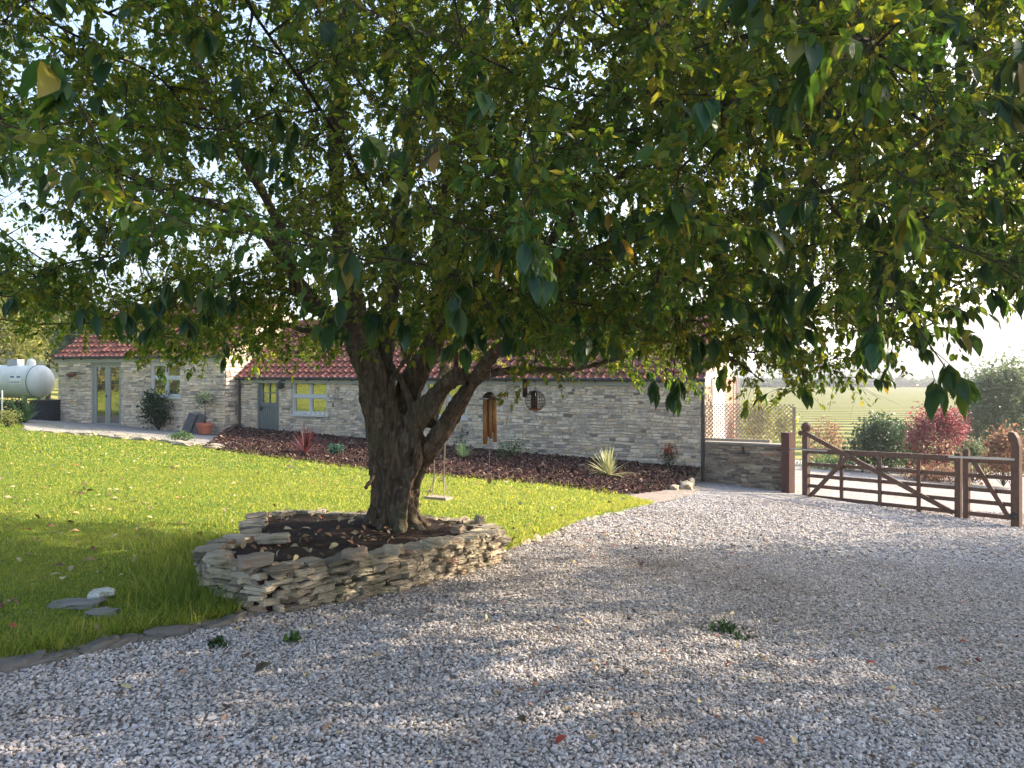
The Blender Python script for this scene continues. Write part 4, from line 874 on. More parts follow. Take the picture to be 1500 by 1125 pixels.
def bush(name, label, x, y, z, rx, ry, rz_, n, ls, m, cat='shrub', clumps=40, stem=True, tv=leafS, tf=leafSf, seed=1, stemh=None, group=None, shell=.55, spread=.22, trunkr=.02):
    r = np.random.default_rng(seed); u = r.normal(0, 1, (clumps, 3)); u /= np.linalg.norm(u, axis=1)[:, None]; u[:, 2] = np.where(u[:, 2] < -.6, -u[:, 2], u[:, 2]); rad_ = r.uniform(shell, 1, clumps) ** .7 * np.array([1 + .38 * noise.noise(Vector(tuple(q * 1.7)) + Vector((seed * 3.1, 0, 0))) for q in u])
    cen = u * rad_[:, None] * np.array([rx, ry, rz_]) * .88; k = r.integers(0, clumps, n); S_ = np.array([rx, ry, rz_]) * spread
    off = r.normal(0, 1, (n, 3)) * S_; P = cen[k] + off; P = P[np.linalg.norm(P / np.array([rx, ry, rz_]), axis=1) < 1.35]; P += (x, y, z); n = len(P)
    t = thing(name, label, cat, (x, y, z - rz_ if stemh is None else z - rz_ - stemh), group=group)
    mb = MB(); dd = r.normal(0, .8, (n, 3)); dd[:, 2] -= .1; scatter(mb, tv, tf, P, frames(dd, r.normal(0, .6, (n, 3)) + (0, 0, 1.)), ls * r.lognormal(0, .25, n)); mb.build('crown' if stemh else 'foliage', m, t)
    if stem:
        mb = MB(); base = np.array([x, y, z - rz_ - (stemh or 0)]); mid = np.array([x, y, z - rz_ * .5])
        if stemh: mb.tube(spl([(*base, trunkr), (*(base * .5 + mid * .5 + np.array([.1 * rx, 0, 0]) * .3), trunkr * .85), (*mid, trunkr * .65)], 6)[:, :3], np.linspace(trunkr, trunkr * .6, 13), 8)
        for c_ in cen[:18]:
            e = c_ + (x, y, z); s_ = mid if stemh else base; m1 = s_ * .5 + e * .5 + r.normal(0, .08 * rx, 3); mb.tube([s_, m1, e], [trunkr * .5, trunkr * .3, trunkr * .12], 5, cap=False)
        mb.build('trunk' if stemh else 'stems', TWIG, t)
    return t
def bedxy(px, py):
    u = (px - 750) / F; d = 22.
    for _ in range(30):
        x = u * d; zz = bedz(x, d); d = d * .5 + .5 * (CZ - zz) / ((py - 545) / F)
    return u * d, d, bedz(u * d, d)
x, y, z = bedxy(447, 664); straps('red_cordyline', 'spiky dark red cordyline under the main window', x, y, z, 70, .72, .035, lm('cordy', (.06, .012, .014), (.14, .03, .028), .2), stiff=.8, up=.15)
x, y, z = bedxy(891, 696); straps('yucca', 'pale variegated yucca at the right of the mulch bed', x, y, z, 90, .62, .04, lm('yucca', (.30, .34, .16), (.55, .52, .30), .25, (.5, .5, .2), (.7, .7, .4)), stiff=.8, up=.05)
x, y, z = bedxy(678, 671); straps('spider_plant', 'small arching plant with pale striped leaves behind the swing', x, y, z, 60, .42, .03, lm('spider', (.16, .26, .08), (.40, .46, .24), .3), stiff=.35, up=.5)
TEAL = lm('teal_leaf', (.025, .075, .05), (.05, .13, .08), .25); MIDG = lm('mid_leaf', (.035, .08, .02), (.08, .14, .035), .35); DKG = lm('dark_leaf', (.016, .04, .014), (.035, .07, .022), .25)
x, y, z = bedxy(690, 656); bush('blue_green_shrub', 'blue green mounded shrub against the house behind the chime', x, y + .3, z + .28, .55, .4, .3, 2600, .05, TEAL, seed=4)
x, y, z = bedxy(492, 664); bush('small_shrub', 'low round green plant right of the red cordyline', x, y, z + .09, .2, .18, .12, 500, .05, TEAL, seed=5)
x, y, z = bedxy(750, 671); bush('wispy_shrub', 'thin wispy green plant between chime and globe feeder', x, y, z + .2, .35, .3, .24, 420, .045, MIDG, seed=6, spread=.3)
x, y, z = bedxy(248, 668); x, y = G(248, 652); q = WR - dw * 2.2
s_ = s_at(242, W0, dw); p = W0 + dw * s_ + nw * .25; bush('wall_climber', 'dark leafy climber below the left wing window', p[0], p[1], .05 + .35, .5, .28, .62, 3200, .06, DKG, seed=7)
p = W0 + dw * s_at(316, W0, dw) + nw * .45; zb = gz(*p) + .1
pot = thing('plant_pot', 'terracotta pot holding a small standard tree at the wing corner', 'plant pot', (*p, zb))
mb = MB(); mb.lathe([(0, 0), (.17, 0), (.22, .24), (.245, .24), (.25, .32), (.21, .32), (.2, .27), (0, .27)], center=(*p, zb), sides=20); mb.build('bowl', TERRA, pot, smoothed=False)
mb = MB(); mb.lathe([(0, .275), (.2, .27)], center=(*p, zb), sides=14); mb.build('compost', SOIL, pot)
bush('potted_tree', 'small round headed grey green tree growing from the terracotta pot', p[0], p[1], zb + 1.02, .30, .28, .26, 900, .045, lm('olive', (.06, .09, .05), (.13, .17, .10), .25), cat='tree', seed=8, stemh=.5, trunkr=.016, spread=.3)
for i, (px, lean) in enumerate(((283, .0), (292, .12))):
    p = W0 + dw * s_at(px, W0, dw) + nw * (.32 - .08 * i); zb = gz(*p) + .06; M_ = Matrix.Translation((p[0], p[1], zb)) @ Matrix.Rotation(-tw, 4, 'Z') @ Matrix.Rotation(R(-16), 4, 'X') @ Matrix.Rotation(R(14 + 4 * i), 4, 'Y')
    mb = MB(); mb.box(-.16, .16, -.02, .02, 0, .62, M_); tag(mb.build('leaning_slab', SLATE), ['left dark slab leaning on the wing wall', 'right dark slab leaning on the wing wall beside the pot'][i], 'slab')
# hanging basket / wall planter on wing
p = W0 + dw * s_at(110, W0, dw) + nw * .06; zz = CZ - 2 / F * 25
t = thing('wall_basket', 'small brown wall basket left of the french door', 'basket', (*p, zz)); mb = MB(); mb.lathe([(0, -.14), (.10, -.10), (.15, 0), (.13, 0), (0, -.03)], center=(*(p + nw * .1), zz), sides=12); mb.build('bowl', mat('coir', (.16, .07, .045), .95), t)
mb = MB(); mb.bar((*(p - dw * .22), zz + .04), (*(p + dw * .2), zz + .04), .03, .02); mb.build('bracket', BLACK, t)
# red flower on the wall right
p = M0 + dm * s_at(981, M0, dm) + nm * .12; zz = CZ - (660 - 545) / F * 18.4
t = thing('red_climber', 'small plant with an orange red bloom against the right end of the house', 'plant', (*p, zz - .35)); r = np.random.default_rng(3)
n = 90; mb = MB(); P = np.array([*p, zz + .02]) + r.normal(0, 1, (n, 3)) * (.06, .03, .08); scatter(mb, leafS, leafSf, P, frames(r.normal(0, 1, (n, 3)), r.normal(0, 1, (n, 3))), np.full(n, .06)); mb.build('flower', leaf_mat('bloom', [(0, (.5, .08, .04)), (1, (.6, .18, .10))], tr=.3), t)
n = 200; mb = MB(); P = np.array([*p, zz - .15]) + r.normal(0, 1, (n, 3)) * (.10, .04, .14); scatter(mb, leafS, leafSf, P, frames(r.normal(0, 1, (n, 3)), r.normal(0, 1, (n, 3))), np.full(n, .05)); mb.build('foliage', DKG, t)

# ------------------------------------------------------------------ low wall, trellis, gate
GA = np.array([6.16, 16.2]); gd = np.array([.574, -.82]); gd /= np.linalg.norm(gd); gn = np.array([gd[1], -gd[0]])  # gn towards camera-left
LW0 = M1 + dm * .0 + nm * -.02; LW1 = np.array(W(1157, 600, 16.75)[:2]); dl = LW1 - LW0; LL = np.linalg.norm(dl); dl /= LL; nl = np.array([dl[1], -dl[0]])
if nl[1] > 0: nl = -nl
zt0 = CZ - (649 - 545) / F * M1[1]; zt1 = CZ - (654 - 545) / F * 16.75
lw = thing('garden_wall', 'low brownish dry stone wall between house corner and gate post', 'wall', (*LW0, -1.0))
mb = MB(); wall_stones(mb, LW0, LW1, lambda s: -1.3, lambda s: zt0 + (zt1 - zt0) * s / LL, nl, (), hr=(.03, .07), lr=(.10, .36), seed=12, gap=.004)
M_ = np.array([[dl[0], nl[0], 0, LW0[0]], [dl[1], nl[1], 0, LW0[1]], [0, 0, 1, 0], [0, 0, 0, 1.]])
mb.add(xf(np.array([(0, -.3, -1.6), (LL, -.3, -1.6), (LL, 0, -1.6), (0, 0, -1.6), (0, -.3, zt0), (LL, -.3, zt1), (LL, 0, zt1), (0, 0, zt0)], float), M_), [(0, 1, 2, 3), (4, 7, 6, 5), (3, 2, 6, 7), (0, 4, 5, 1), (1, 5, 6, 2), (0, 3, 7, 4)]); mb.build('stonework', BROWNSTONE, lw)
mb = MB(); mb.add(xf(np.array([(s, y_, (zt0 if s < 1 else zt1) + h_) for s in (0.03, LL) for y_ in (-.33, .04) for h_ in (.004, .035)], float), M_), [(0, 1, 3, 2), (4, 6, 7, 5), (0, 4, 5, 1), (2, 3, 7, 6), (0, 2, 6, 4), (1, 5, 7, 3)]); mb.build('coping', PAV, lw)
mb = MB(); mb.add(xf(np.array([(s, y_, zt0 + (zt1 - zt0) * s / LL + h_) for s in (0.05, LL * .78) for y_ in (-.12, -.02) for h_ in (.06, .12)], float), M_), [(0, 1, 3, 2), (4, 6, 7, 5), (0, 4, 5, 1), (2, 3, 7, 6), (0, 2, 6, 4), (1, 5, 7, 3)]); mb.build('rail', PALEW, lw)
q = LW0 + dl * LL * .5; mb = MB(); mb.bar((*(q + nl * .05), zt0 - .02), (*(q + nl * .05), zt0 - .16), .03, .03, (*nl, 0)); mb.bar((*(q + nl * .05), zt0 - .16), (*(q + nl * .16), zt0 - .16), .025, .025); mb.bar((*(q + nl * .08 - dl * .12), zt0 - .17), (*(q + nl * .08 + dl * .14), zt0 - .17), .05, .02); mb.build('bracket', BLACK, lw)
tr_ = thing('trellis', 'diagonal wooden lattice standing above the low wall', 'trellis', (*LW0, zt0))
mb = MB(); Ht = .80; Lt = LL * 1.02
def lat(sgn):
    for k in np.arange(-Ht, Lt, .095):
        a_ = [k, 0.]; b_3 = [k + Ht, Ht]
        lo, hi = max(0, -k), min(Ht, Lt - k)
        if hi <= lo: continue
        s0, s1 = k + lo, k + hi; h0, h1 = lo, hi
        if sgn < 0: h0, h1 = Ht - lo, Ht - hi
        zz_ = lambda s, h: zt0 + (zt1 - zt0) * s / LL + .12 + h
        a3 = xf(np.array([[s0, -.16 - .012 * sgn, zz_(s0, h0)]]), M_)[0]; b3 = xf(np.array([[s1, -.16 - .012 * sgn, zz_(s1, h1)]]), M_)[0]; mb.bar(a3, b3, .008, .018)
lat(1); lat(-1); mb.build('lattice', PALEW, tr_)
mb = MB(); 
for s in (0, Lt): mb = MB(); mb.bar(xf(np.array([[s, -.16, zt0]]), M_)[0], xf(np.array([[s, -.16, zt0 + Ht + .1]]), M_)[0], .05, .05, (1, 0, 0)); mb.build('post', PALEW, tr_)
# gable end details seen through the lattice
gdir = -nm; Mgb = np.array([[gdir[0], dm[0], 0, M1[0]], [gdir[1], dm[1], 0, M1[1]], [0, 0, 1, 0], [0, 0, 0, 1.]])
mb = MB(); mb.box(1.35, 3.3, .003, .05, -1.5, 1.45, Mgb); lit_pnl = mb.build('lit_gable_panel', WHITE, house); lit_pnl['label'] = 'white panel standing in for the sunlit strip of the gable end'  # white slab gives the sunlit part of the gable wall its brightness
mb = MB(); mb.box(3.35, 5.2, .003, .06, -1.5, 1.42, Mgb); mb.build('brick_pier', BRICK, house)
mb = MB(); wall_stones(mb, M1, M1 - nm * 1.3, lambda s: -1.2, lambda s: EAVE - .12, dm, (), hr=(.06, .12), lr=(.15, .35), seed=16); mb.build('gable_stonework', BROWNSTONE, house)
x3, y3, z3 = W(1081, 600, 22.4); t = thing('white_post', 'slim white post beyond the gable end, seen through the lattice', 'post', (x3, y3, -1.3))
mb = MB(); mb.box(x3 - .05, x3 + .05, y3 - .05, y3 + .05, -1.4, 1.45); mb.build('shaft', WHITE, t); mb = MB(); mb.lathe([(0, 1.52), (.04, 1.5), (.05, 1.46), (.07, 1.45), (0, 1.45)], center=(x3, y3, 0), sides=10); mb.build('finial', WHITE, t)

def gp(s, h, off=0): q = GA + gd * s + gn * off; return (q[0], q[1], gz(*q) * 0 + GZ(s) + h)
gz0 = CZ - (731 - 545) / F * 16.2; gz1 = CZ - (757 - 545) / F * 13.6
def GZ(s): return gz0 + (gz1 - gz0) * s / 3.17
def sg(px): return s_at(px, GA, gd)
# gate post (square, by the wall)
sp = sg(1166) - .0; mb = MB(); q = GA + gd * (-.42) + gn * 0.0
post = thing('gate_post', 'square dark red wooden post at the end of the low wall', 'post', (*q, GZ(-.42)))
Mg = Matrix.Translation((q[0], q[1], 0)) @ Matrix.Rotation(math.atan2(gd[1], gd[0]), 4, 'Z'); mb.box(-.10, .10, -.10, .10, GZ(-.4) - .2, GZ(-.4) + 1.36, Mg); ob = mb.build('shaft', POSTW, post)
mb = MB(); mb.box(-.105, .105, -.105, .105, GZ(-.4) + 1.362, GZ(-.4) + 1.385, Mg); mb.build('cap', POSTW, post)
def barg(mb, s0, h0, s1, h1, wd, th_, off=0):
    a_, b_4 = np.array(gp(s0, h0, off)), np.array(gp(s1, h1, off)); mb.bar(a_, b_4, th_, wd, (0, 0, 1) if abs(s1 - s0) > .05 else (*gd, 0))
s1 = sg(1404); g = thing('field_gate', 'wide five barred wooden gate with tall knobbed hanging post', 'gate', gp(0, 0))
mb = MB(); barg(mb, .02, .0, .02, 1.42, .12, .11); a_ = np.array(gp(.02, 1.45)); tv, tf = ico(2)
scatter(mb, tv, tf, np.array([a_ + (0, 0, .06), np.array(gp(-.12, 1.38))]), np.tile(np.eye(3), (2, 1, 1)), np.array([[.11, .08, .11], [.05, .05, .06]])); barg(mb, -.12, 1.38, .06, 1.42, .08, .09); mb.build('heel_post', GATEW, g)
hs = [1.02, .74, .50, .29, .07]
for i, h in enumerate(hs): mb = MB(); barg(mb, .07, h, s1 - .04, h, .10 if i == 0 else .07, .055 if i == 0 else .028); mb.build('bar', GATEW, g)
for px in (1234, 1290, 1347): mb = MB(); s = sg(px); barg(mb, s, .0, s, .98, .07, .028, .03); mb.build('upright', GATEW, g)
mb = MB(); barg(mb, s1, -.02, s1, 1.12, .10, .08); mb.build('stile', GATEW, g)
mb = MB(); barg(mb, .06, 1.38, s1 - .06, .06, .085, .03, .062); mb.build('brace', GATEW, g)
mb = MB(); barg(mb, .12, .03, sg(1248), .98, .085, .03, .092); mb.build('brace', GATEW, g)
mb = MB(); barg(mb, -.35, 1.04, .55, 1.04, .03, .008, .07); mb.build('hinge', GALV, g); mb = MB(); barg(mb, -.02, .02, -.02, .10, .05, .05, .09); mb.build('hinge', GALV, g)
s2 = sg(1415); s3 = sg(1489); g2 = thing('side_gate', 'narrow barred gate at the right beside the wide one', 'gate', gp(s2, 0))
mb = MB(); barg(mb, s2 + .01, -.02, s2 + .01, 1.17, .09, .08); tv, tf = ico(1); scatter(mb, tv, tf, np.array([gp(s2 + .01, 1.18)]), np.eye(3)[None], np.array([[.045, .045, .03]])); mb.build('stile', GATEW, g2)
for h in hs: mb = MB(); barg(mb, s2 + .06, h, s3 - .05, h, .10 if h > 1 else .07, .05 if h > 1 else .028); mb.build('bar', GATEW, g2)
mb = MB(); barg(mb, s2 + .15, .99, s3 - .08, .05, .075, .028, .045); mb.build('brace', GATEW, g2)
mb = MB(); barg(mb, sg(1392), 1.05, s3 + .0, 1.06, .035, .008, .07)
mb.build('latch_bar', GALV, g2)
rp = thing('gate_post', 'thick round topped post at the right end of the gates', 'post', gp(s3, 0))
prof = [(-.065, -.2), (-.065, 1.30), (-.11, 1.40), (-.115, 1.47), (-.075, 1.52), (-.02, 1.51), (.035, 1.42), (.065, 1.28), (.065, -.2)]
mb = MB(); V = [gp(s3 + a, h, o) for o in (-.06, .06) for a, h in prof]; k = len(prof); mb.add(V, [tuple(range(k)), tuple(range(2 * k - 1, k - 1, -1))] + [(i, i + k, (i + 1) % k + k, (i + 1) % k) for i in range(k)]); mb.build('shaft', GATEW, rp)
mb = MB(); V = gp(s3 + .0, .12, .11); tv, tf = ico(1); scatter(mb, tv, tf, np.array([V]), np.eye(3)[None], np.array([[.06, .06, .06]])); mb.build('hinge_pin', BLACK, rp)

# ------------------------------------------------------------------ plants beyond the gate
REDA = leaf_mat('acer', [(0, (.05, .008, .014)), (.6, (.12, .02, .03)), (1, (.30, .08, .08))], [(0, (.18, .02, .04)), (.6, (.38, .07, .09)), (1, (.65, .3, .28))], tr=.4)
REDB = leaf_mat('acer_brown', [(0, (.07, .03, .022)), (.5, (.14, .055, .04)), (.8, (.12, .10, .04)), (1, (.26, .17, .09))], [(0, (.25, .08, .06)), (.6, (.45, .2, .12)), (1, (.5, .42, .2))], tr=.4)
GREYG = lm('grey_green', (.05, .075, .035), (.12, .15, .07), .35); SUNG = leaf_mat('sunny', [(0, (.10, .13, .03)), (1, (.22, .22, .06))], [(0, (.35, .40, .08)), (1, (.6, .55, .15))], tr=.45)
def at(px, py, d): return W(px, py, d)
def bush_px(name, label, px, py_top, py_bot, half_px, d, n, ls, m, **kw):
    x, y, zt_ = W(px, py_top, d); zb_ = W(px, py_bot, d)[2]; rx = half_px / F * d; bush(name, label, x, y, (zt_ + zb_) / 2, rx, kw.pop('ry', rx * .8), (zt_ - zb_) / 2, n, ls, m, **kw)
bush_px('clipped_shrub', 'dark green dense shrub behind the wide gate', 1285, 614, 705, 40, 25, 5200, .09, DKG, seed=20, clumps=70)
bush_px('evergreen_shrub', 'dark green low shrub between clipped shrub and red maple', 1325, 622, 705, 32, 26, 3600, .09, DKG, seed=21, clumps=60)
bush_px('red_maple', 'tall crimson leaved maple behind the wide gate', 1375, 592, 708, 45, 24, 6500, .075, REDA, seed=22, clumps=46, spread=.2)
bush_px('red_shrub', 'smaller rust red shrub behind the side gate', 1470, 628, 712, 34, 22, 3600, .075, REDB, seed=23, clumps=40)
bush_px('copper_shrub', 'sparse coppery shrub right of the knobbed post', 1207, 618, 690, 28, 27, 1500, .08, REDB, seed=24, clumps=30, spread=.3)
bush_px('round_green_tree', 'large grey green bushy tree at the right edge beyond the gate', 1462, 530, 700, 62, 34, 14000, .14, GREYG, cat='tree', seed=25, clumps=130, spread=.15)
bush_px('round_green_tree', 'tall pale bushy tree cut by the right edge of the photo', 1555, 515, 700, 70, 36, 9000, .15, GREYG, cat='tree', seed=26, clumps=100, spread=.15)
bush_px('hedge_shrub', 'low light green shrub under the copper shrub', 1215, 665, 700, 38, 25.5, 1600, .07, MIDG, seed=27)
bush_px('border_shrub', 'low purple brown plant at the foot of the red maple', 1380, 682, 712, 48, 22.5, 2400, .07, REDB, seed=28)
bush_px('pale_shrub', 'silvery pale shrub between maple and red shrub', 1425, 645, 708, 22, 23.5, 1800, .07, GREYG, seed=29)
bush_px('garden_shrub', 'leafy green shrub seen through the lattice', 1108, 590, 660, 26, 22, 1800, .08, SUNG, seed=30, spread=.3)
bush_px('garden_shrub', 'yellowish shrub between lattice and gate post', 1150, 600, 665, 24, 24, 1600, .08, SUNG, seed=31, spread=.3)

# far wood belt and hills
WOOD = lm('far_leaf', (.03, .05, .025), (.06, .08, .035), .2)
def belt(name, label, x0, x1, y, h, n, ls, zbase, seed):
    r = np.random.default_rng(seed); X = r.uniform(x0, x1, n); hh = np.array([h * (.65 + .5 * noise.noise(Vector((a * .05, seed, 0))) + .25 * noise.noise(Vector((a * .25, seed, 2)))) for a in X]); Z = zbase + hh * r.uniform(0, 1, n) ** .6; Y = y + r.uniform(-5, 8, n)
    mb = MB(); scatter(mb, leafS, leafSf, np.stack([X, Y, Z], 1), frames(r.normal(0, 1, (n, 3)), r.normal(0, 1, (n, 3)) + (0, -.6, .4)), ls * r.lognormal(0, .3, n)); tag(mb.build(name, WOOD), label, 'woodland', kind='stuff')
belt('far_wood', 'hazy belt of trees along the far edge of the striped field', 10, 230, 270, 3.2, 26000, 1.6, -4.2, 1)
HILLM = mat('hill', (.07, .085, .04), .95, .05); _n = noise_t(HILLM, .05, 8, .7, coords(HILLM)); setc(HILLM, ramp(HILLM, _n, [(.35, (.035, .05, .02)), (.55, (.08, .10, .04)), (.7, (.16, .15, .07))])); bump(HILLM, noise_t(HILLM, .15, 6, .7, coords(HILLM)), 1, 8)
def hill(name, xs, y0, dep, hf):
    mb = MB(); ny = 14; V = []
    for j in range(ny):
        t = j / (ny - 1)
        for x in xs: V.append((x, y0 + t * dep, -6 + hf(x) * math.sin(t * math.pi * .5) + 2.5 * noise.noise(Vector((x * .02, t * 4, 0))) * t))
    nx = len(xs); i = np.arange(ny - 1)[:, None] * nx; j = np.arange(nx - 1)[None]; mb.add(V, np.stack([i + j, i + j + 1, i + j + 1 + nx, i + j + nx], -1).reshape(-1, 4)); tag(mb.build(name, HILLM, smoothed=True), kind='structure')
hill('hill', np.linspace(200, 900, 80), 480, 260, lambda x: 8 + 60 * smooth(270, 480, x) + 6 * noise.noise(Vector((x * .012, 0, 0))))
hill('hill', np.linspace(-1500, 1600, 120), 1000, 400, lambda x: 22 + 12 * noise.noise(Vector((x * .004, 3, 0))) + 4 * noise.noise(Vector((x * .02, 3, 0))))
hill('hill', np.linspace(-500, 0, 50), 130, 120, lambda x: 20 * smooth(20, -110, x) + 2 * noise.noise(Vector((x * .05, 0, 0))))

# left background trees
def bigtree(label, px, top, bot, half, d, m, seed, n=9000, ls=.2, trunk=.15):
    bush_px('background_tree', label, px, top, bot, half, d, n, ls, m, cat='tree', seed=seed, clumps=90, spread=.17, stemh=1.2, trunkr=trunk, group='trees behind the house')
bigtree('pale sunlit tree at the far left behind the gas tank', -20, 405, 560, 75, 42, SUNG, 40)
bigtree('pale sunlit tree between gas tank and wing roof', 70, 418, 560, 58, 46, SUNG, 41)
bigtree('green tree just behind the left end of the wing roof', 130, 452, 560, 45, 40, GREYG, 42, n=6000)
bigtree('tree standing behind the house roof left of the trunk', 300, 440, 540, 80, 48, SUNG, 43)
bigtree('large lit tree outside the left edge of the photo', -420, 330, 600, 200, 30, SUNG, 44, n=12000, ls=.22)
bush_px('laurel_bush', 'low dark bush under the left tank end', 15, 585, 618, 30, 28, 1500, .09, DKG, seed=45)
for i, (hx, hy) in enumerate(((-25, 21), (-25, 16.5), (-24.5, 12), (-24, 7), (-24, 2))):  # unseen hedge, added so the window panes reflect green
    bush('reflection_hedge', f'unseen hedge tree added for the window reflections, {ORD[i]} from the back', hx, hy, 3.0, 2.6, 3.4, 3.8, 14000, .22, SUNG, cat='tree', seed=50 + i, clumps=80, spread=.17, trunkr=.1, group='unseen hedge added for the window reflections')
# trees to the right, outside the frame, that shade the drive
for i, (hx, hy, hr) in enumerate(((14.0, 11.2, 3.0), (12.6, 6.0, 3.0), (11.5, 1.0, 3.2), (18, 7, 4.2))):
    bush('shade_tree', f'leafy tree beyond the right edge shading the drive, {["farthest","third nearest","nearest","hindmost"][i]} of four', hx, hy, gz(hx, hy) + hr * 1.3 + .7, hr, hr, hr * 1.3, 21000, .16, SMALL, cat='tree', seed=60 + i, clumps=120, spread=.16, stemh=.7, trunkr=.14, group='trees beyond the right edge', shell=.2)

# ------------------------------------------------------------------ gas tank
TX, TYY, TZ = W(20, 559, 27.2); tank = thing('gas_tank', 'horizontal cream propane tank at the far left beside the house', 'gas tank', (TX, TYY, TZ - 1.1))
ax = Vector((.97, -.22, 0)).normalized(); Mt = Matrix.Translation(W(58, 559, 27)) @ ax.to_track_quat('Z', 'X').to_matrix().to_4x4(); Rt = .58
prof = [(0, -3.9), (.3, -3.87), (.5, -3.75), (Rt, -3.5), (Rt, 0)] + [(Rt * math.cos(a), .34 * math.sin(a)) for a in np.linspace(.15, math.pi / 2, 8)]
mb = MB(); mb.lathe(prof, M=np.array(Mt), sides=40); mb.build('vessel', TANKP, tank, smoothed=True)
mb = MB(); mb.lathe([(Rt + .001, -.02), (Rt + .012, -.01), (Rt + .012, .01), (Rt + .001, .02)], M=np.array(Mt), sides=40); mb.build('weld_seam', GREY, tank)
c_ = Mt @ Vector((0, 0, -1.0)); mb = MB(); mb.box(c_.x - .17, c_.x + .17, c_.y - .2, c_.y + .2, c_.z + Rt - .05, c_.z + Rt + .20); mb.build('valve_cover', mat('lid', (.34, .36, .40), .5), tank)
c_ = Mt @ Vector((0, 0, -.35)); mb = MB(); mb.lathe([(.0, .22), (.10, .2), (.14, .12), (.15, -.05)], center=(c_.x, c_.y, c_.z + Rt), sides=14); mb.build('dome_cover', WHITE, tank, smoothed=True)
for z_ in (-.3, -2.8):
    mb = MB()
    for sg_ in (-1, 1): c_ = Mt @ Vector((0, 0, z_)); mb.bar((c_.x + .05 * sg_, c_.y + .3 * sg_, c_.z - Rt + .1), (c_.x + .05 * sg_, c_.y + .35 * sg_, c_.z - Rt - .5), .08, .08, (1, 0, 0))
    mb.build('leg', GREY, tank)
fr_ = -(Vector((0, 1, 0)) - ax * ax.dot(Vector((0, 1, 0)))).normalized()
def plate(z0, z1, h0, h1, lift): # curved label patch facing the camera
    V = []; K = 6
    for j in range(K + 1):
        h = h0 + (h1 - h0) * j / K; a = math.asin(h / Rt)
        for z_ in (z0, z1): p_ = Vector(W(58, 559, 27)) + ax * z_ + (fr_ * math.cos(a) + Vector((0, 0, 1)) * math.sin(a)) * (Rt + lift); V.append(tuple(p_))
    return V, np.array([(2 * j, 2 * j + 1, 2 * j + 3, 2 * j + 2) for j in range(K)])
mb = MB(); mb.add(*plate(-.68, -.22, -.06, .20, .004)); lb = mb.build('label_plate', WHITE, tank)
mb = MB()
for a0, a1 in ((-.66, -.50), (-.40, -.24)): mb.add(*plate(a0, a1, .14, .19, .008))
for k in range(7): mb.add(*plate(-.66 + k * .06, -.625 + k * .06, -.03, .01, .008))
mb.build('lettering', BLUE, lb)
x, y, z = W(3, 595, 24); mb = MB(); mb.tube([(x, y, W(3, 628, 24)[2]), (x, y, W(3, 572, 24)[2])], .022, 8); tag(mb.build('white_pole', WHITE), 'thin white pole at the left edge below the tank', 'pole')
x, y, z = W(70, 600, 25.6); M_ = Matrix.Translation((x, y, 0)) @ Matrix.Rotation(-.1, 4, 'Z')
dp_ = thing('shadow_bin', 'low black bin standing in for the shadowed wall between tank and house corner', 'bin', (x, y, gz(x, y))); mb = MB()  # black boarded box built in place of the dark shadow below the tank
for k in range(6): mb.box(-.42 + k * .14, -.29 + k * .14, -.3, .3, gz(x, y) - .3, CZ - 42 / F * 25.6, M_)
mb.build('panel', mat('shadow_black', (.022, .022, .026), .8), dp_); mb = MB(); mb.box(-.43, .43, -.31, .31, CZ - 41.8 / F * 25.6, CZ - 40.5 / F * 25.6, M_); mb.build('lid', DARKW, dp_)
x, y = G(36, 622); straps('grassy_plant', 'arching tufted green plant before the gas tank', x, y, gz(x, y) + .05, 130, .85, .03, MIDG, stiff=.5, up=.4)
x, y = G(10, 628); bush('pale_herb', 'pale dry flowering herb at the left edge', x, y, gz(x, y) + .25, .35, .3, .25, 500, .05, SUNG, seed=70, spread=.3)
x, y = G(268, 650); bush('lawn_edge_plant', 'small bright green plant at the left tip of the mulch bed', x, y, gz(x, y) + .15, .3, .25, .15, 500, .05, MIDG, seed=71)

# ------------------------------------------------------------------ fallen leaves and weeds
LIT = mat('litter_leaf', rough=.7); setc(LIT, ramp(LIT, island(LIT), [(0, (.10, .05, .03)), (.3, (.22, .13, .07)), (.55, (.42, .34, .2)), (.8, (.5, .42, .22)), (.93, (.45, .13, .07)), (1, (.2, .03, .03))]))
curl = leafB.copy(); curl[:, 2] = -.5 * (curl[:, 1] - .5) ** 2 + .9 * curl[:, 0] ** 2 + .1
def litter(n, poly, dmin, dmax, size, seed, extra=None, zoff=.06):
    r = np.random.default_rng(seed); Y = r.uniform(dmin, dmax, n); X = r.uniform(-.72, .72, n) * Y; P = np.stack([X, Y], 1); P = P[inside(P, poly)]
    if extra is not None: P = P[extra(P)]
    n = len(P); pos = np.stack([P[:, 0], P[:, 1], gz(P[:, 0], P[:, 1]) + zoff], 1); return pos, rotmats(np.stack([r.normal(0, .4, n), r.normal(0, .5, n), r.uniform(0, 6.3, n)], 1)), size * np.clip(r.lognormal(0, .3, n), .5, 1.5)
mb = MB(); pos, Rm, s_ = litter(1700, LAWNP, 4.5, 20, .068, 1, lambda P: ~inside(P, PLANTER)); scatter(mb, curl, leafBf, pos, Rm, s_)
tag(mb.build('lawn_leaf_litter', LIT, smoothed=True), 'dry pale leaves scattered over the lawn', 'fallen leaves', kind='stuff')
mb = MB(); pos, Rm, s_ = litter(1000, GRAVP, 3, 14, .042, 2, zoff=.03); scatter(mb, curl, leafBf, pos, Rm, s_)
r = np.random.default_rng(5); n = 500; P = np.stack([r.normal(.9, .9, n), r.normal(9.4, .8, n)], 1); P = P[inside(P, GRAVP)]; n = len(P)
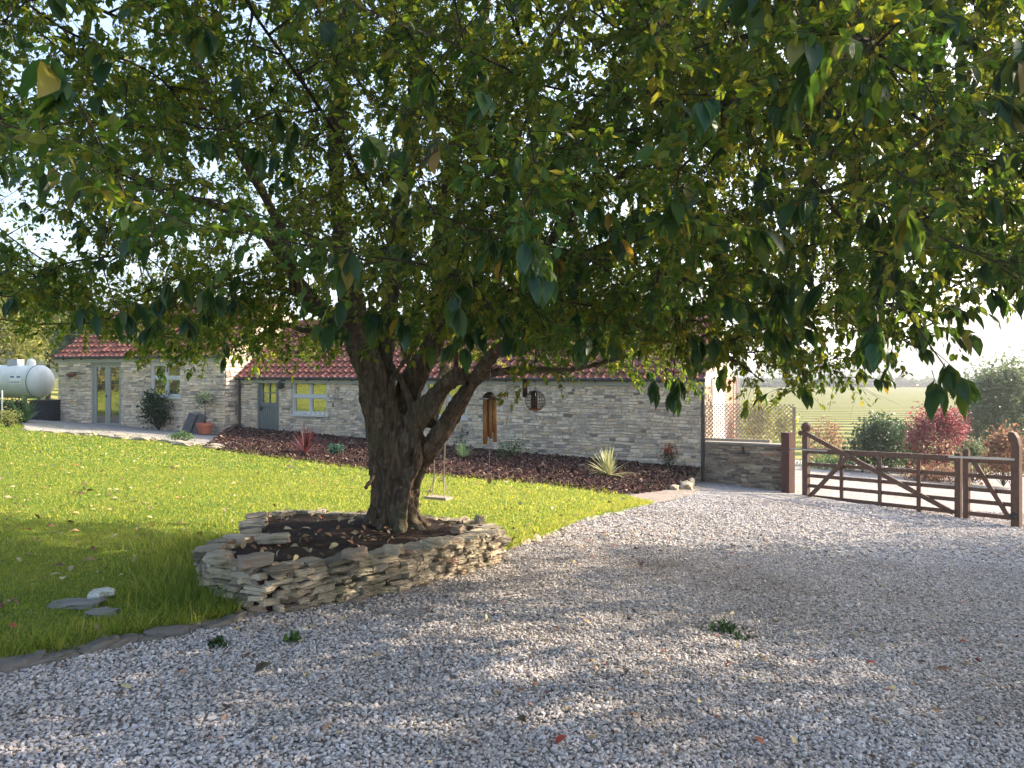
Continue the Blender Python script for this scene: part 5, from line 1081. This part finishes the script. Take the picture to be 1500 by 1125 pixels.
scatter(mb, curl, leafBf, np.stack([P[:, 0], P[:, 1], gz(P[:, 0], P[:, 1]) + .03], 1), rotmats(np.stack([r.normal(0, .3, n), r.normal(0, .3, n), r.uniform(0, 6.3, n)], 1)), .04 * r.lognormal(0, .3, n))
tag(mb.build('drive_leaf_litter', LIT, smoothed=True), 'small brown and red leaves scattered over the gravel', 'fallen leaves', kind='stuff')
mb = MB(); r = np.random.default_rng(6); n = 420; P = np.stack([r.uniform(-2.8, -.1, n), r.uniform(5.4, 8.5, n)], 1); P = P[inside(P, [tuple(c + (np.array(p) - c) * .93) for p in PLANTER])]; n = len(P)
scatter(mb, curl, leafBf, np.stack([P[:, 0], P[:, 1], gz(P[:, 0], P[:, 1]) + .375], 1), rotmats(np.stack([r.normal(0, .5, n), r.normal(0, .5, n), r.uniform(0, 6.3, n)], 1)), .055 * r.lognormal(0, .3, n))
tag(mb.build('planter_leaf_litter', LIT, smoothed=True), 'dead leaves and debris on the planter soil', 'fallen leaves', kind='stuff')
GL = mat('fallen_green', (.10, .12, .04), .6); RL = mat('fallen_red', (.30, .05, .03), .7); BL = mat('fallen_brown', (.20, .09, .05), .7); OL = mat('fallen_orange', (.45, .2, .08), .7); DL = mat('fallen_dark', (.06, .05, .03), .7)
ind = [(813, 1100, RL, .10, 'bright red'), (757, 1060, DL, .12, 'dark curled'), (1258, 940, GL, .13, 'olive green upturned'), (1370, 988, BL, .12, 'brown crumpled'), (372, 994, DL, .15, 'long dark'), (975, 960, RL, .08, 'small red'), (917, 996, DL, .10, 'dark narrow'),
       (937, 1060, BL, .08, 'rusty small'), (1268, 978, RL, .08, 'pale red'), (1405, 947, RL, .07, 'vivid red small'), (777, 1012, OL, .06, 'orange small'), (1113, 854, GL, .09, 'yellow green'), (1288, 866, GL, .10, 'mossy green'), (570, 863, RL, .12, 'pinkish red'), (800, 950, DL, .10, 'dark plum'), (1430, 910, GL, .11, 'broad olive')]
for px, py, m_, s, col in ind:
    x, y = G(px, py); b = MB(); scatter(b, curl, leafBf, np.array([[0, 0, 0.]]), rotmats(np.array([[.15, .2, px * .37]])), np.array([s * .8])); o = b.build('fallen_leaf', m_, smoothed=True); o.location = (x, y, gz(x, y) + .035)
    where = ('at the foot of the planter' if py < 880 and px < 700 else 'on the gravel at the ' + ('left' if px < 500 else 'bottom middle' if px < 1000 else 'right') + (' foreground' if py > 930 else ' middle distance')); tag(o, f'{col} fallen leaf {where}', 'leaf', 'single fallen leaves on the gravel')
def weed(px, py, r_, n, label, seed):
    x, y = G(px, py); r = np.random.default_rng(seed); r_ *= .7; mb = MB(); P = np.stack([r.normal(0, r_, n), r.normal(0, r_ * .7, n), r.uniform(.015, .05, n)], 1); scatter(mb, leafS, leafSf, P, frames(r.normal(0, 1, (n, 3)) + (0, 0, .5), r.normal(0, .5, (n, 3)) + (0, 0, 1)), .04 * r.lognormal(0, .3, n)); o = mb.build('weed', DKG if seed != 2 else MIDG); o.location = (x, y, gz(x, y)); tag(o, label, 'weed')
weed(1062, 927, .10, 110, 'dark green weed tuft in the gravel right of centre', 1); weed(428, 945, .035, 40, 'small green weed in the gravel below the planter', 2); weed(1083, 940, .06, 20, 'sparse weed just below the larger gravel tuft', 3)
weed(518, 868, .07, 60, 'green weed at the base of the planter front', 4); weed(320, 952, .05, 40, 'weed between kerb stones and gravel', 5); weed(592, 778, .05, 50, 'green shoot at the foot of the trunk', 6)
bpy.data.objects[[o.name for o in bpy.data.objects if o.name.startswith('weed')][-1]].location.z += .3

# ------------------------------------------------------------------ haze over the valley
hz_m = bpy.data.materials.new('haze'); hz_m.use_nodes = True; nn_ = hz_m.node_tree.nodes; nn_.remove(nn_['Principled BSDF'])
pv = nn_.new('ShaderNodeVolumePrincipled'); pv.inputs['Color'].default_value = (.92, .94, 1, 1); pv.inputs['Density'].default_value = .0009; pv.inputs['Anisotropy'].default_value = .55
hz_m.node_tree.links.new(pv.outputs[0], nn_['Material Output'].inputs['Volume'])
mb = MB(); mb.box(-1550, 1650, -220, 2520, -30, 95); tag(mb.build('haze', hz_m), kind='stuff')
